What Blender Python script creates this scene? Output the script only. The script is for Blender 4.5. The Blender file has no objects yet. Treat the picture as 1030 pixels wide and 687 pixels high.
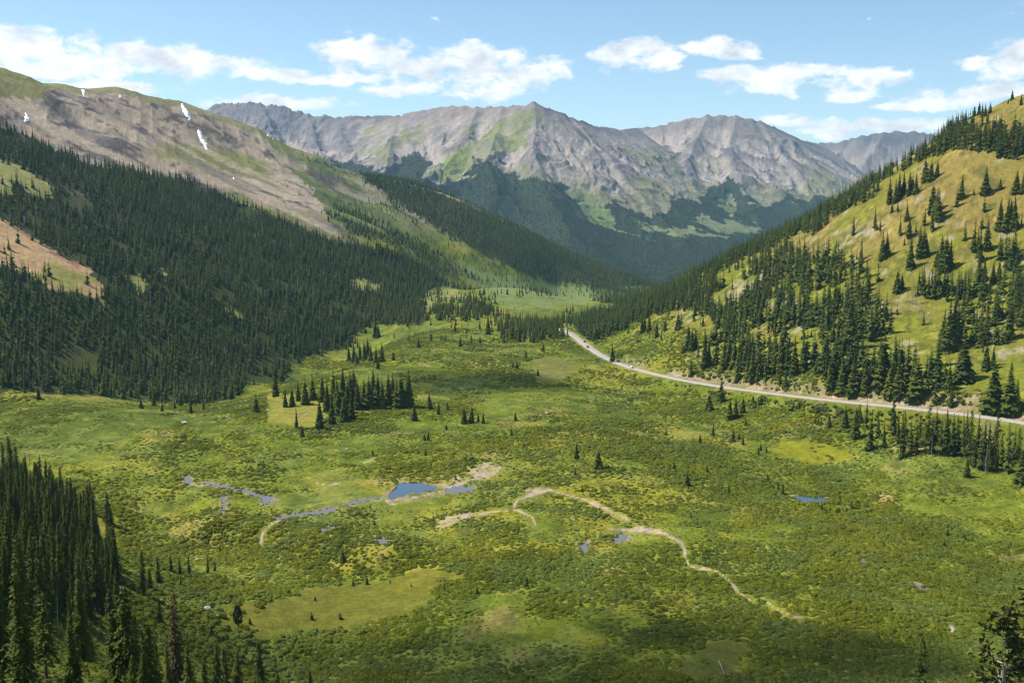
import bpy, math, random, time
import numpy as np
T0 = time.time()
rng = np.random.default_rng(7)
random.seed(7)
sc = bpy.context.scene
COL = sc.collection

# ------------------------------------------------------------------ camera
W, H, F, YH = 1030.0, 687.0, 1000.0, 205.0
CX, CY = W / 2, H / 2
PITCH = math.atan((CY - YH) / F)
cam_d = bpy.data.cameras.new("camera"); cam = bpy.data.objects.new("camera", cam_d); COL.objects.link(cam)
cam_d.sensor_width = 36.0; cam_d.lens = 36.0 * F / W
cam_d.clip_start = 0.5; cam_d.clip_end = 60000
cam.location = (0, 0, 0); cam.rotation_euler = (math.pi / 2 - PITCH, 0, 0)
sc.camera = cam
cp, sp = math.cos(PITCH), math.sin(PITCH)

def ray(px, py):
    """direction with forward component 1 -> (x/Y, z/Y)"""
    a = (np.asarray(px, float) - CX) / F; b = (CY - np.asarray(py, float)) / F
    dy = cp + b * sp; dz = -sp + b * cp
    return a / dy, dz / dy

def P(px, py, Y):
    a, e = ray(px, py)
    return np.stack([a * Y, np.asarray(Y, float) + 0 * a, e * Y], -1)

def proj(x, y, z):
    f = y * cp - z * sp; u = y * sp + z * cp
    f = np.where(f < 0.1, 0.1, f)
    return CX + F * x / f, CY - F * u / f

# ------------------------------------------------------------------ noise
def _hash(ix, iy, seed):
    n = (ix.astype(np.int64) * 374761393 + iy.astype(np.int64) * 668265263 + seed * 982451653) & 0x7fffffff
    n = ((n ^ (n >> 13)) * 1274126177) & 0x7fffffff
    n = n ^ (n >> 16)
    return (n & 0xffff).astype(np.float32) / 65535.0

def vnoise(x, y, seed=0):
    x = np.asarray(x, np.float64); y = np.asarray(y, np.float64)
    ix = np.floor(x); iy = np.floor(y)
    fx = (x - ix).astype(np.float32); fy = (y - iy).astype(np.float32)
    ix = ix.astype(np.int64); iy = iy.astype(np.int64)
    fx = fx * fx * fx * (fx * (fx * 6 - 15) + 10); fy = fy * fy * fy * (fy * (fy * 6 - 15) + 10)
    a = _hash(ix, iy, seed); b = _hash(ix + 1, iy, seed); c = _hash(ix, iy + 1, seed); d = _hash(ix + 1, iy + 1, seed)
    return (a + (b - a) * fx) * (1 - fy) + (c + (d - c) * fx) * fy

def fbm(x, y, scale, octv=4, seed=0, gain=0.5, lac=2.03):
    s = 0; amp = 1; tot = 0; f = 1.0 / scale
    for o in range(octv):
        s = s + amp * (vnoise(x * f + 17.3 * o, y * f - 9.1 * o, seed + o) * 2 - 1); tot += amp
        amp *= gain; f *= lac
    return s / tot

def ridged(x, y, scale, octv=4, seed=0, gain=0.5):
    s = 0; amp = 1; tot = 0; f = 1.0 / scale
    for o in range(octv):
        n = 1 - np.abs(vnoise(x * f + 7.7 * o, y * f + 3.1 * o, seed + o) * 2 - 1)
        s = s + amp * n * n; tot += amp; amp *= gain; f *= 2.07
    return s / tot

def sstep(a, b, x):
    t = np.clip((x - a) / (b - a), 0, 1); return t * t * (3 - 2 * t)

def inpoly(px, py, poly):
    px = np.asarray(px); py = np.asarray(py); r = np.zeros(px.shape, bool)
    n = len(poly)
    for i in range(n):
        x1, y1 = poly[i]; x2, y2 = poly[(i + 1) % n]
        if y1 == y2: continue
        c = (y1 > py) != (y2 > py)
        r ^= c & (px < (x2 - x1) * (py - y1) / (y2 - y1) + x1)
    return r

def segdist(x, y, pts):
    """distance to a polyline, with arc parameter index"""
    best = np.full(np.shape(x), 1e9); tb = np.zeros(np.shape(x))
    for i in range(len(pts) - 1):
        ax, ay = pts[i][:2]; bx, by = pts[i + 1][:2]
        dx, dy = bx - ax, by - ay; L = dx * dx + dy * dy + 1e-9
        t = np.clip(((x - ax) * dx + (y - ay) * dy) / L, 0, 1)
        d = np.hypot(x - ax - t * dx, y - ay - t * dy)
        m = d < best; best = np.where(m, d, best); tb = np.where(m, i + t, tb)
    return best, tb

# ------------------------------------------------------------------ near terrain control points
ctl = []
def C(px, py, Y): ctl.append(tuple(P(px, py, Y)))
def Wp(x, y, z): ctl.append((x, y, z))
FL = -150.0
# valley floor
for (x, y) in [(0, 330), (120, 340), (-90, 345), (220, 380), (-170, 420), (0, 430), (150, 450), (290, 440), (240, 540), (-200, 520), (80, 560), (-80, 560), (-300, 600),
               (-250, 690), (-120, 700), (60, 700), (-330, 740), (-60, 850), (-170, 860), (40, 900), (-120, 1050), (-20, 1080), (-130, 1300), (-30, 1350), (-80, 1550), (20, 1750), (-40, 1780), (60, 1500)]:
    Wp(x, y, FL)
C(560, 380, 850); C(540, 365, 930)
for (px, py, Y) in [(470, 296, 1980), (520, 290, 2150), (560, 292, 2350), (600, 291, 2600)]: C(px, py, Y)
for (x, y, z) in [(220, 3300, -290), (100, 3700, -310), (400, 3700, -320), (700, 4300, -330), (0, 4400, -330), (-500, 4400, -250), (-1300, 4300, -150), (-2300, 4400, -150), (1600, 4300, -330), (2600, 4300, -330), (-900, 3600, -80), (-300, 3600, -200)]:
    Wp(x, y, z)
# near slope the camera stands on
for (x, y, z) in [(0, 3, -2.2), (3, 2, -2.2), (-3, 2, -2.2), (0, 15, -9), (12, 10, -9), (-12, 10, -9), (0, 50, -29), (40, 40, -30), (-40, 40, -28), (0, 110, -62), (70, 110, -66), (150, 120, -84), (-110, 60, -48),
                  (0, 210, -118), (80, 220, -126), (180, 240, -136), (0, 275, -145), (100, 285, -146), (-60, 270, -142), (400, 300, -130), (420, 150, -90), (-300, 120, -50), (-250, 200, -90)]:
    Wp(x, y, z)
for (px, py, Y) in [(0, 640, 150), (100, 665, 172), (0, 560, 235), (150, 690, 205), (120, 600, 300), (140, 560, 405), (290, 690, 300), (0, 490, 470), (60, 520, 390), (-100, 560, 240), (-100, 470, 500), (0, 440, 620), (70, 610, 250), (40, 590, 240)]:
    C(px, py, Y)
# road bench and the hill on the far side of it
road_px = [(1360, 505, 425), (1220, 466, 470), (1090, 438, 520), (1030, 424, 570), (985, 418, 590), (940, 413, 610), (895, 408, 635), (850, 404, 660), (780, 396, 720), (720, 388, 780), (680, 381, 830), (640, 371.5, 900), (618, 364, 950), (602, 356, 995), (590, 347.5, 1050), (578, 338, 1105), (571, 333.5, 1140), (565, 331.5, 1165), (556, 331, 1190)]
ROAD = np.array([P(*q) for q in road_px])
for q in road_px: C(*q)
for (px, py, Y) in [(1030, 460, 545), (950, 450, 575), (860, 432, 630), (760, 412, 700), (700, 396, 775),
                    (1030, 300, 720), (1030, 200, 830), (1035, 98, 955), (1030, 370, 630), (940, 370, 665), (940, 300, 770), (940, 200, 890), (945, 146, 985),
                    (1000, 118, 950), (900, 175, 1000), (850, 350, 735), (850, 300, 820), (850, 250, 910), (850, 210, 1010), (760, 365, 785), (760, 330, 860), (760, 285, 990), (760, 253, 1090),
                    (690, 350, 900), (690, 320, 1000), (690, 295, 1110), (695, 278, 1210), (630, 340, 1080), (620, 322, 1230), (620, 309, 1400), (585, 318, 1420),
                    (1200, 50, 930), (1200, 300, 640), (1400, 20, 850), (1400, 560, 430), (1170, 490, 480)]:
    C(px, py, Y)
for (px, Y, z) in [(1030, 1400, 40), (900, 1400, -60), (820, 1450, -110), (760, 1500, -140), (690, 1650, -170), (625, 1800, -190), (1030, 2200, -120), (850, 2200, -220), (700, 2500, -250), (1400, 1500, 60)]:
    Wp((px - CX) / F * Y, Y, z)
# left mountainside (a plane inclined ~24 degrees, crest rounded)
for (px, py) in [(0, 395), (100, 398), (200, 400), (290, 388), (345, 362), (0, 300), (0, 220), (0, 125), (100, 300), (100, 200), (100, 150), (200, 300), (200, 220), (200, 160),
                 (300, 300), (300, 240), (300, 200), (375, 335), (400, 290), (400, 240), (440, 300), (480, 240), (540, 260), (370, 200), (430, 215), (590, 280), (60, 110), (160, 125), (260, 165)]:
    a = (515 - px) / 1000; e = (205 - py) / 1000
    C(px, py, 431 / (.4275 * a + .135 - e))
CREST = [(-160, 45, 1630), (-60, 60, 1830), (0, 69, 1985), (50, 79, 2110), (100, 87, 2240), (150, 94, 2380), (190, 100, 2480), (225, 114, 2560), (255, 126, 2580), (285, 138, 2585), (312, 149, 2580), (345, 164, 2600), (380, 175, 2700), (420, 184, 2800), (477, 210, 2800), (540, 238, 2800), (600, 265, 2760), (640, 280, 2700)]
for q in CREST:
    C(*q); p = P(*q)
    f = 1 + 450 / q[2]; C2 = (p[0] * f, p[1] * f, p[2] - 120); ctl.append(C2)
for (px, py) in [(-160, 395), (-160, 200), (-400, 395), (-400, 200)]:
    a = (515 - px) / 1000; e = (205 - py) / 1000
    C(px, py, 431 / (.4275 * a + .135 - e))
Wp(-2200, 1400, 420); Wp(-2600, 2600, 250); Wp(-1800, 600, 330); Wp(-700, 250, -60)
ctl = np.array(ctl)
# separate from near-duplicates
def uv(x, y): return np.arctan2(x, y) * 1.6, 0.9 * np.log(np.hypot(x, y))
cu, cv = uv(ctl[:, 0], ctl[:, 1])
keep = []
for i in range(len(ctl)):
    if all((cu[i] - cu[j]) ** 2 + (cv[i] - cv[j]) ** 2 > 0.018 ** 2 for j in keep): keep.append(i)
ctl = ctl[keep]; cu = cu[keep]; cv = cv[keep]
n = len(ctl)
def K(d2): return 0.5 * d2 * np.log(d2 + 1e-12)
A = np.zeros((n + 3, n + 3)); A[:n, :n] = K((cu[:, None] - cu) ** 2 + (cv[:, None] - cv) ** 2) + np.eye(n) * 6e-5
A[:n, n] = 1; A[:n, n + 1] = cu; A[:n, n + 2] = cv; A[n:, :n] = A[:n, n:].T
sol = np.linalg.solve(A, np.concatenate([ctl[:, 2], [0, 0, 0]]))
def tps(u, v):
    u = np.asarray(u); v = np.asarray(v); s = sol[n] + sol[n + 1] * u + sol[n + 2] * v
    for i in range(n): s = s + sol[i] * K((u - cu[i]) ** 2 + (v - cv[i]) ** 2)
    return s

D2R = math.pi / 180
az = np.concatenate([np.arange(-64, -42, .5), np.arange(-42, -29.5, .14), np.arange(-29.5, 29.5, .047), np.arange(29.5, 42, .14), np.arange(42, 64.1, .5)]) * D2R
def geo(a, b, k): m = int(math.log(b / a) / k); return a * np.exp(np.arange(m) / m * math.log(b / a))
rr = np.concatenate([geo(2.0, 100, .05), geo(100, 250, .012), geo(250, 1500, .0046), geo(1500, 3400, .007), geo(3400, 5000, .02), geo(5000, 30000, .08), [30000]])
NA, NR = len(az), len(rr)
# evaluate on a coarse lattice then bicubic-ish upsample by linear on fine lattice (smooth enough)
ca = np.linspace(az[0], az[-1], 420); cr = np.linspace(math.log(rr[0]), math.log(rr[-1]), 520)
cz = tps(ca[None, :] * 1.6 + 0 * cr[:, None], 0.9 * cr[:, None] + 0 * ca[None, :])
def lut(a, lr):
    fa = np.clip((a - ca[0]) / (ca[1] - ca[0]), 0, len(ca) - 1.001); fr = np.clip((lr - cr[0]) / (cr[1] - cr[0]), 0, len(cr) - 1.001)
    i = fa.astype(int); j = fr.astype(int); s = fa - i; t = fr - j
    return (cz[j, i] * (1 - s) + cz[j, i + 1] * s) * (1 - t) + (cz[j + 1, i] * (1 - s) + cz[j + 1, i + 1] * s) * t
GA, GR = np.meshgrid(az, rr)
X = GR * np.sin(GA); Y = GR * np.cos(GA)
Z = lut(GA, np.log(GR))
far_floor = -340.0
w = sstep(3600, 4700, GR); Z = Z * (1 - w) + far_floor * w
Z = np.maximum(Z, -345)
w = sstep(45, 115, GR); Z = Z * w + (-2.4 - .565 * GR * (1 - .25 * sstep(.3, .9, np.abs(GA)))) * (1 - w)
Z0 = Z.copy()
print("tps", time.time() - T0)

# relief detail
hgt = np.clip(Z0 - FL, -50, 1000)
slope_w = sstep(6, 60, hgt)
leftside = sstep(-60, 60, -(X + 0.1 * Y - 0.0) + 0) * (Y > 300)
lw = slope_w * sstep(0, 1, ((-X - 0.02 * Y) / 150))
Z += lw * (fbm(X, Y, 420, 4, 11) * 22 + fbm(X + Y * .3, Y, 130, 4, 12) * 9)
up = sstep(130, 300, hgt) * lw
Z -= up * (1 - ridged(X * .9 + Y * .32, (Y - X) * .25, 150, 4, 13)) * 16 * sstep(1250, 1700, GR)
rw = slope_w * sstep(0, 1, (X - 60) / 150) * (Y > 420)
Z += rw * (fbm(X, Y, 160, 4, 14) * 7 + fbm(X, Y, 28, 3, 15) * 1.0)
fw = (1 - slope_w) * sstep(230, 330, GR) * (1 - sstep(2500, 3500, GR))
Z += fw * (fbm(X, Y, 90, 3, 16) * 2.0 + fbm(X, Y, 22, 3, 17) * .7)
nw = (1 - sstep(300, 380, GR)) * sstep(60, 140, GR)
Z += nw * fbm(X, Y, 30, 3, 18) * 1.5

# ---- road bench
RXY = ROAD[:, :2]
def densify(p, step):
    out = [p[0]]
    for a, b in zip(p[:-1], p[1:]):
        m = max(1, int(np.linalg.norm(b - a) / step))
        for k in range(1, m + 1): out.append(a + (b - a) * k / m)
    return np.array(out)
def smooth(p, it):
    p = p.copy()
    for _ in range(it): p[1:-1] = .25 * p[:-2] + .5 * p[1:-1] + .25 * p[2:]
    return p
RD = smooth(densify(ROAD, 6.0), 14)
near = (GR > 450) & (GR < 1350) & (X > 0)
rd, rt = segdist(X[near], Y[near], RD[::3])
idx = np.clip((rt * 3), 0, len(RD) - 1.001); i0 = idx.astype(int); rz = RD[i0, 2] * (1 - (idx - i0)) + RD[np.minimum(i0 + 1, len(RD) - 1), 2] * (idx - i0)
k = 1 - sstep(7.5, 17, rd)
Z[near] = Z[near] * (1 - k) + (rz - .25) * k
road_d = np.full(Z.shape, 1e3); road_d[near] = rd

# ---- visible mask along every azimuth column (for placing things)
EL = Z / GR
runmax = np.maximum.accumulate(EL, axis=0)
VIS = EL >= runmax - 0.0022

def hit(px, py):
    """first terrain point along the photo's sight line through (px, py)"""
    a, e = ray(px, py)
    A_ = np.arctan2(a, 1.0); E_ = e / np.sqrt(1 + a * a)
    fa = np.interp(A_, az, np.arange(NA)); i = np.minimum(fa.astype(int) if hasattr(fa, 'astype') else int(fa), NA - 2); s = fa - i
    col = EL[:, i] * (1 - s) + EL[:, i + 1] * s
    j0 = np.searchsorted(rr, 60.0)
    j = j0 + int(np.argmax(col[j0:] >= E_))
    if j == j0: return None
    e1, e2 = col[j - 1], col[j]; t = (E_ - e1) / (e2 - e1 + 1e-12)
    r = rr[j - 1] + (rr[j] - rr[j - 1]) * t
    return np.array([r * math.sin(A_), r * math.cos(A_), r * E_])

def ground_z(x, y):
    x = np.asarray(x, float); y = np.asarray(y, float)
    a = np.arctan2(x, y); r = np.hypot(x, y)
    fa = np.interp(a, az, np.arange(NA)); fr = np.interp(r, rr, np.arange(NR))
    i = np.minimum(fa.astype(int), NA - 2); j = np.minimum(fr.astype(int), NR - 2); s = fa - i; t = fr - j
    return (Z[j, i] * (1 - s) + Z[j, i + 1] * s) * (1 - t) + (Z[j + 1, i] * (1 - s) + Z[j + 1, i + 1] * s) * t
def visible(x, y, lift=0.0):
    a = np.arctan2(x, y); r = np.hypot(x, y)
    i = np.clip(np.rint(np.interp(a, az, np.arange(NA))).astype(int), 0, NA - 1); j = np.clip(np.rint(np.interp(r, rr, np.arange(NR))).astype(int), 0, NR - 1)
    return (ground_z(x, y) + lift) / r >= runmax[np.maximum(j - 3, 0), i] - 1e-4

# ------------------------------------------------------------------ water and gravel, traced on the valley floor
WATER = {
 'pond_mid': [(392, 497), (397, 492), (401, 486.5), (412, 485), (424, 485.6), (431, 488.3), (440, 490.5), (437, 493.4), (428, 493.8), (421, 496.3), (412, 496), (406, 499.5), (399, 500), (395, 503), (391, 501.5)],
 'pond_blue': [(799, 498), (812, 499), (824, 500), (833, 501), (832, 504), (820, 506), (806, 504), (799, 501)],
 'stream_left': [(270, 523.5), (280, 520), (300, 516.5), (320, 514.2), (332, 511), (339, 510.5), (336, 514), (322, 517), (300, 518.6), (284, 522)],
 'stream_upper': [(347, 506.5), (356, 504), (368, 502), (384, 499.3), (385, 500.8), (366, 504), (349, 508.3)],
 'pool_left': [(184, 480), (189, 477), (193, 483), (192, 487), (187, 488)],
 'channel_left': [(204, 485), (216, 486.2), (232, 489.7), (250, 493), (264, 497), (275, 500), (271, 506), (265, 507), (262, 500.2), (246, 495), (230, 491.3), (214, 487.8), (205, 486.6)],
 'stream_small': [(221, 495), (226, 501), (227.4, 510), (223, 517), (221.6, 516), (224.6, 509), (223.4, 502)],
 'pool_side': [(448, 492), (460, 489), (478, 489), (476, 493), (460, 496), (449, 496)],
 'pool_bend': [(615, 541), (625, 537), (632, 539), (629, 544), (618, 546)],
 'pool_low': [(583, 548), (590, 545), (593, 552), (588, 557), (584, 553)],
 'puddle': [(378, 541), (388, 542), (390, 546), (381, 547)],
 'puddle2': [(316, 533), (330, 530), (344, 528), (340, 532), (322, 536)],
 'pool_shrub': [(862, 565), (872, 562), (876, 566), (866, 568)],
 'pool_shrub2': [(918, 587), (930, 591), (936, 593), (926, 594)],
}
GRAVEL_POLY = [
 [(452, 482), (470, 470), (490, 464), (504, 467), (500, 476), (480, 482), (460, 486)],
 [(436, 528), (448, 520), (470, 516), (478, 519), (462, 524), (448, 531), (438, 533)],
 [(388, 503), (405, 501), (424, 497), (440, 495), (452, 492), (446, 500), (420, 505), (395, 509)],
 [(525, 492), (546, 491), (558, 494), (548, 497), (530, 497)],
 [(436, 487), (456, 484), (470, 484), (460, 490), (440, 492)],
]
GRAVEL_LINE = [
 ([(515, 512), (522, 503), (536, 497), (552, 493), (572, 498), (592, 503), (610, 512), (630, 522)], 2.0),
 ([(478, 518), (500, 514), (520, 513), (536, 520), (539, 528)], 1.5),
 ([(612, 531), (630, 533), (650, 533), (668, 536), (684, 545), (688, 556), (691, 568)], 1.8),
 ([(706, 571), (722, 574), (736, 584), (741, 592)], 1.7),
 ([(756, 604), (768, 602), (780, 612), (797, 619), (816, 621)], 1.3),
 ([(285, 521), (273, 527), (264, 536), (262, 546)], 1.2),
 ([(185, 484), (200, 489), (214, 486)], 1.6),
 ([(957, 630), (960, 634)], 2.2),
 ([(318, 486), (330, 488), (345, 486)], .9), ([(358, 466), (368, 465), (376, 462)], .9), ([(120, 590), (128, 592)], .8),
 ([(640, 530), (655, 534), (664, 535)], 2.4),
 ([(690, 568), (700, 571), (708, 572)], 1.0),
 ([(741, 592), (750, 600), (757, 604)], 1.0),
]
PXg, PYg = proj(X, Y, Z)
mud = np.zeros(Z.shape); wmask = np.zeros(Z.shape, bool); WL = {}; LEVEL = FL - .4
flr = (GR > 280) & (GR < 1000)
ii = np.where(flr)
def floor_xy(q):
    a_, e_ = ray([p[0] for p in q], [p[1] for p in q]); Yq = LEVEL / e_; return np.column_stack([a_ * Yq, Yq])
for k_, poly in WATER.items():
    wp = floor_xy(poly); c_ = wp.mean(0); R_ = np.abs(wp - c_).max() + 40
    m = np.where((np.abs(X - c_[0]) < R_) & (np.abs(Y - c_[1]) < R_))
    d_, _ = segdist(X[m], Y[m], np.concatenate([wp, wp[:1]])); ins = inpoly(X[m], Y[m], [tuple(q) for q in wp]); d_ = np.where(ins, 0, d_)
    kk = 1 - sstep(1.5, 26, d_); Z[m] = Z[m] * (1 - kk) + (LEVEL + .16 + .25 * sstep(0, 12, d_)) * kk
    Z[m] = np.where(ins, np.minimum(Z[m], LEVEL - .4), Z[m])
    mud[m] = np.maximum(mud[m], 1 - sstep(.3, 3.6, d_ + fbm(X[m], Y[m], 5, 3, 97) * 3.2)); t_ = wmask[m]; wmask[m] = t_ | ins; WL[k_] = LEVEL
Z = np.where(wmask, LEVEL - .45, Z)
EL = Z / GR; runmax = np.maximum.accumulate(EL, axis=0); VIS = EL >= runmax - 0.0022

# ------------------------------------------------------------------ land cover regions traced in the photograph's view of the ground
FOREST_L = [(-520, -40), (-200, 75), (0, 128), (34, 141), (51, 149), (68, 156), (92, 167), (106, 168), (137, 172), (161, 178), (191, 182), (219, 194), (260, 212), (284, 220), (308, 232), (328, 240),
            (345, 245), (370, 248), (400, 255), (430, 270), (446, 284), (442, 298), (430, 312), (425, 327), (400, 326), (372, 326), (358, 338), (345, 350), (305, 360), (290, 374), (286, 384), (248, 386), (238, 400), (200, 407), (160, 404), (110, 398), (60, 396), (0, 392), (-200, 402), (-520, 420)]
FOREST_SPUR = [(352, 166), (420, 186), (477, 210), (540, 238), (600, 264), (660, 286), (600, 290), (560, 285), (520, 272), (486, 256), (452, 238), (425, 220), (395, 198), (370, 182)]
GAP_ORANGE = [(-60, 195), (0, 217), (30, 236), (60, 254), (90, 270), (107, 287), (104, 299), (88, 302), (72, 294), (58, 296), (40, 280), (20, 276), (0, 268), (-60, 258)]
GAP_GREEN = [(-40, 155), (0, 160), (20, 166), (42, 180), (54, 190), (50, 200), (34, 196), (15, 184), (0, 178), (-40, 170)]
GAP_GRN2 = [(0, 176), (14, 186), (12, 200), (0, 198), (-20, 190)]
GAP_S = [[(352, 282), (362, 280), (385, 286), (383, 291), (358, 292)], [(425, 296), (436, 290), (440, 300), (434, 314), (426, 316)], [(436, 288), (460, 292), (470, 300), (455, 302), (440, 296)],
         [(105, 292), (108, 300), (103, 318), (99, 312)], [(150, 268), (165, 272), (175, 280), (160, 277)], [(228, 306), (246, 318), (240, 322), (226, 312)], [(130, 278), (142, 276), (150, 292), (138, 296)]]
EDGE_CLUMPS = [[(332, 232), (352, 230), (372, 240), (398, 250), (405, 262), (380, 262), (350, 256), (336, 246)], [(398, 232), (420, 240), (446, 258), (470, 272), (488, 285), (470, 284), (440, 272), (410, 256)],
               [(372, 176), (398, 200), (430, 222), (420, 226), (392, 208), (366, 186)]]
Z1 = [(690, 275), (715, 262), (740, 250), (765, 240), (790, 228), (830, 208), (865, 190), (900, 172), (925, 156), (945, 147), (965, 140), (1000, 136), (1040, 138), (1040, 160), (1003, 160), (990, 153), (965, 152), (940, 158), (915, 165), (903, 174), (888, 183), (885, 190), (872, 203), (850, 213), (822, 234), (795, 238), (778, 248), (768, 262),
      (748, 285), (737, 300), (728, 328), (700, 318), (688, 310), (668, 316), (640, 324), (612, 338), (590, 345), (572, 330), (590, 320), (620, 311), (650, 300)]
Z2 = [(768, 262), (790, 250), (802, 256), (826, 262), (866, 258), (878, 280), (880, 300), (895, 318), (890, 332), (855, 345), (840, 352), (815, 335), (800, 328), (782, 340), (762, 322), (752, 305)]
Z3 = [(835, 352), (862, 336), (893, 322), (902, 345), (916, 354), (938, 350), (948, 372), (952, 392), (938, 408), (922, 402), (905, 400), (880, 400), (855, 400), (838, 392), (812, 376), (822, 360)]
Z4 = [(724, 372), (740, 360), (760, 345), (778, 350), (800, 345), (812, 360), (808, 378), (780, 380), (765, 382), (742, 386), (730, 380)]
Z5 = [(688, 330), (705, 318), (728, 330), (735, 335), (722, 345), (700, 352), (690, 350)]
Z6 = [(1000, 258), (1026, 255), (1028, 275), (1008, 277)]
Z7 = [(1012, 292), (1040, 285), (1040, 328), (1014, 326)]
Z8 = [(968, 340), (985, 338), (1008, 346), (998, 352), (974, 347)]
Z9 = [(918, 290), (935, 286), (975, 290), (985, 296), (972, 305), (940, 304), (925, 302)]
G1 = [(315, 402), (345, 392), (362, 405), (362, 420), (345, 426), (330, 430), (318, 420)]
G2 = [(362, 405), (385, 398), (415, 402), (414, 411), (390, 413), (365, 413)]
G3 = [(347, 360), (385, 357), (388, 365), (353, 367)]
G4 = [(497, 333), (520, 326), (560, 328), (574, 340), (540, 345), (505, 341)]
G5 = [(345, 330), (352, 344), (362, 350), (346, 352), (335, 346)]
FG = [(-300, 490), (-60, 500), (0, 500), (28, 497), (58, 508), (92, 534), (112, 560), (121, 585), (118, 624), (60, 628), (0, 622), (-60, 620), (-300, 640)]
LAND = {'forest_l': [FOREST_L], 'spur': [FOREST_SPUR]}

def cover(px, py, vis):
    """forest floor fraction etc. on the near sheet, 0..1"""
    f = inpoly(px, py, FOREST_L)
    for g in [GAP_ORANGE, GAP_GREEN, GAP_GRN2] + GAP_S: f &= ~inpoly(px, py, g)
    s = inpoly(px, py, FOREST_SPUR)
    return f & vis, s & vis

# ------------------------------------------------------------------ ground colour (albedo only)
def lerp(a, b, t): return a + (np.asarray(b) - a) * t[..., None]
PXg, PYg = proj(X, Y, Z)
wx = fbm(X, Y, 18, 3, 40) ; wy = fbm(X, Y, 18, 3, 45)
jit = np.clip(900 / GR, .5, 3.0)
JX = PXg + wx * 9 * jit ** .5; JY = PYg + wy * 4 * jit ** .5
n1 = fbm(X, Y, 60, 4, 21); n2 = fbm(X, Y, 14, 4, 22); n3 = fbm(X, Y, 4.5, 3, 23); n4 = fbm(X, Y, 230, 3, 24)
colr = np.zeros(Z.shape + (3,), np.float32)
grass = np.array([.120, .150, .011]); ylw = np.array([.215, .198, .018]); deep = np.array([.078, .110, .013]); tan = np.array([.26, .20, .06]); sage = np.array([.12, .15, .030])
colr[:] = grass
colr = lerp(colr, deep, sstep(-.15, .45, n1 + .35 * n2))
colr = lerp(colr, ylw, sstep(.05, .42, n4 * .6 - n1 * .5 + .35 * n2))
colr = lerp(colr, sage, .7 * sstep(.1, .5, fbm(X, Y, 45, 3, 27) + .3 * n3))
colr = lerp(colr, tan, .6 * sstep(.36, .6, fbm(X, Y, 38, 4, 29) + .3 * n2))
tus = fbm(X, Y, 7, 4, 34); colr = lerp(colr, [.060, .075, .018], .55 * sstep(.05, .4, tus)); colr = lerp(colr, [.24, .23, .05], .4 * sstep(.12, .45, -tus))
floor_like = np.ones(Z.shape)
# traced meadow patches on the floor
def patch(polys, c, a=1.0, soft=None):
    global colr
    m = np.zeros(Z.shape)
    for q in polys:
        mm = 0
        for (ax, ay) in ((0, 0), (3, 1), (-3, -1), (2, -1.5), (-2, 1.5)): mm = mm + inpoly(JX + ax + n3 * 5, JY + ay + n3 * 2, q) / 5.0
        m = np.maximum(m, mm)
    colr = lerp(colr, c, m * a)
    return m
SMOOTH = [[(770, 448), (800, 444), (835, 448), (862, 458), (850, 466), (815, 470), (790, 462)],
          [(215, 606), (290, 598), (380, 584), (430, 575), (470, 580), (440, 592), (430, 605), (400, 618), (340, 632), (250, 640), (215, 630)],
          [(700, 652), (735, 640), (748, 655), (735, 678), (700, 688), (672, 672)],
          [(270, 395), (300, 398), (330, 405), (325, 430), (300, 430), (268, 425)],
          [(535, 362), (560, 358), (580, 372), (560, 388), (540, 384)]]
SM = patch(SMOOTH[:1], [.195, .19, .012], .8); SM = np.maximum(SM, patch(SMOOTH[1:2], [.125, .118, .016], .8)); SM = np.maximum(SM, patch(SMOOTH[2:3], [.10, .105, .02], .8)); patch(SMOOTH[3:4], [.23, .20, .04], .7); patch(SMOOTH[4:], [.16, .14, .04], .6)
patch([[(735, 505), (770, 500), (785, 515), (760, 528), (735, 520)], [(680, 495), (720, 490), (730, 500), (700, 510)], [(620, 430), (680, 425), (720, 440), (640, 450)], [(870, 492), (895, 492), (900, 505), (880, 508)], [(710, 440), (740, 442), (752, 452), (720, 452)], [(540, 440), (600, 430), (640, 440), (600, 455)]], [.24, .21, .04], .65)
patch([[(470, 362), (500, 358), (505, 366), (480, 370)], [(378, 358), (395, 356), (396, 362)], [(880, 497), (893, 496), (894, 503), (884, 505)]], [.32, .22, .09], .7)
# near slope by the camera: lush
kn = 1 - sstep(240, 330, GR)
colr = lerp(colr, np.array([.085, .105, .022]), kn * .7)
# right hill grass
hillm = sstep(4, 26, Z0 - FL) * sstep(80, 150, X) * (Y > 430) * (GR < 2300)
hc = np.array([.160, .152, .022]) + 0 * colr
hc = lerp(hc, [.145, .155, .018], sstep(-.25, .35, n1 * .8 + n4 + .4 * n2 + (PYg - 270) / 240))
hc = lerp(hc, [.215, .158, .045], .75 * sstep(.05, .4, fbm(X, Y, 70, 4, 31) + .25 * n2 - (PYg - 250) / 400))
hc = lerp(hc, [.27, .215, .13], .5 * sstep(.46, .64, fbm(X, Y * .6, 26, 4, 33) + .2 * n3))
hc = hc * (1 + .55 * n3 * sstep(-.2, .3, n2))[..., None]; hc = lerp(hc, [.075, .085, .02], .7 * sstep(.22, .42, fbm(X, Y, 9, 4, 37))); hc = lerp(hc, [.30, .25, .17], .7 * sstep(.42, .6, fbm(X, Y, 13, 4, 38) + .3 * n1))
colr = lerp(colr, hc, hillm)
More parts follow.
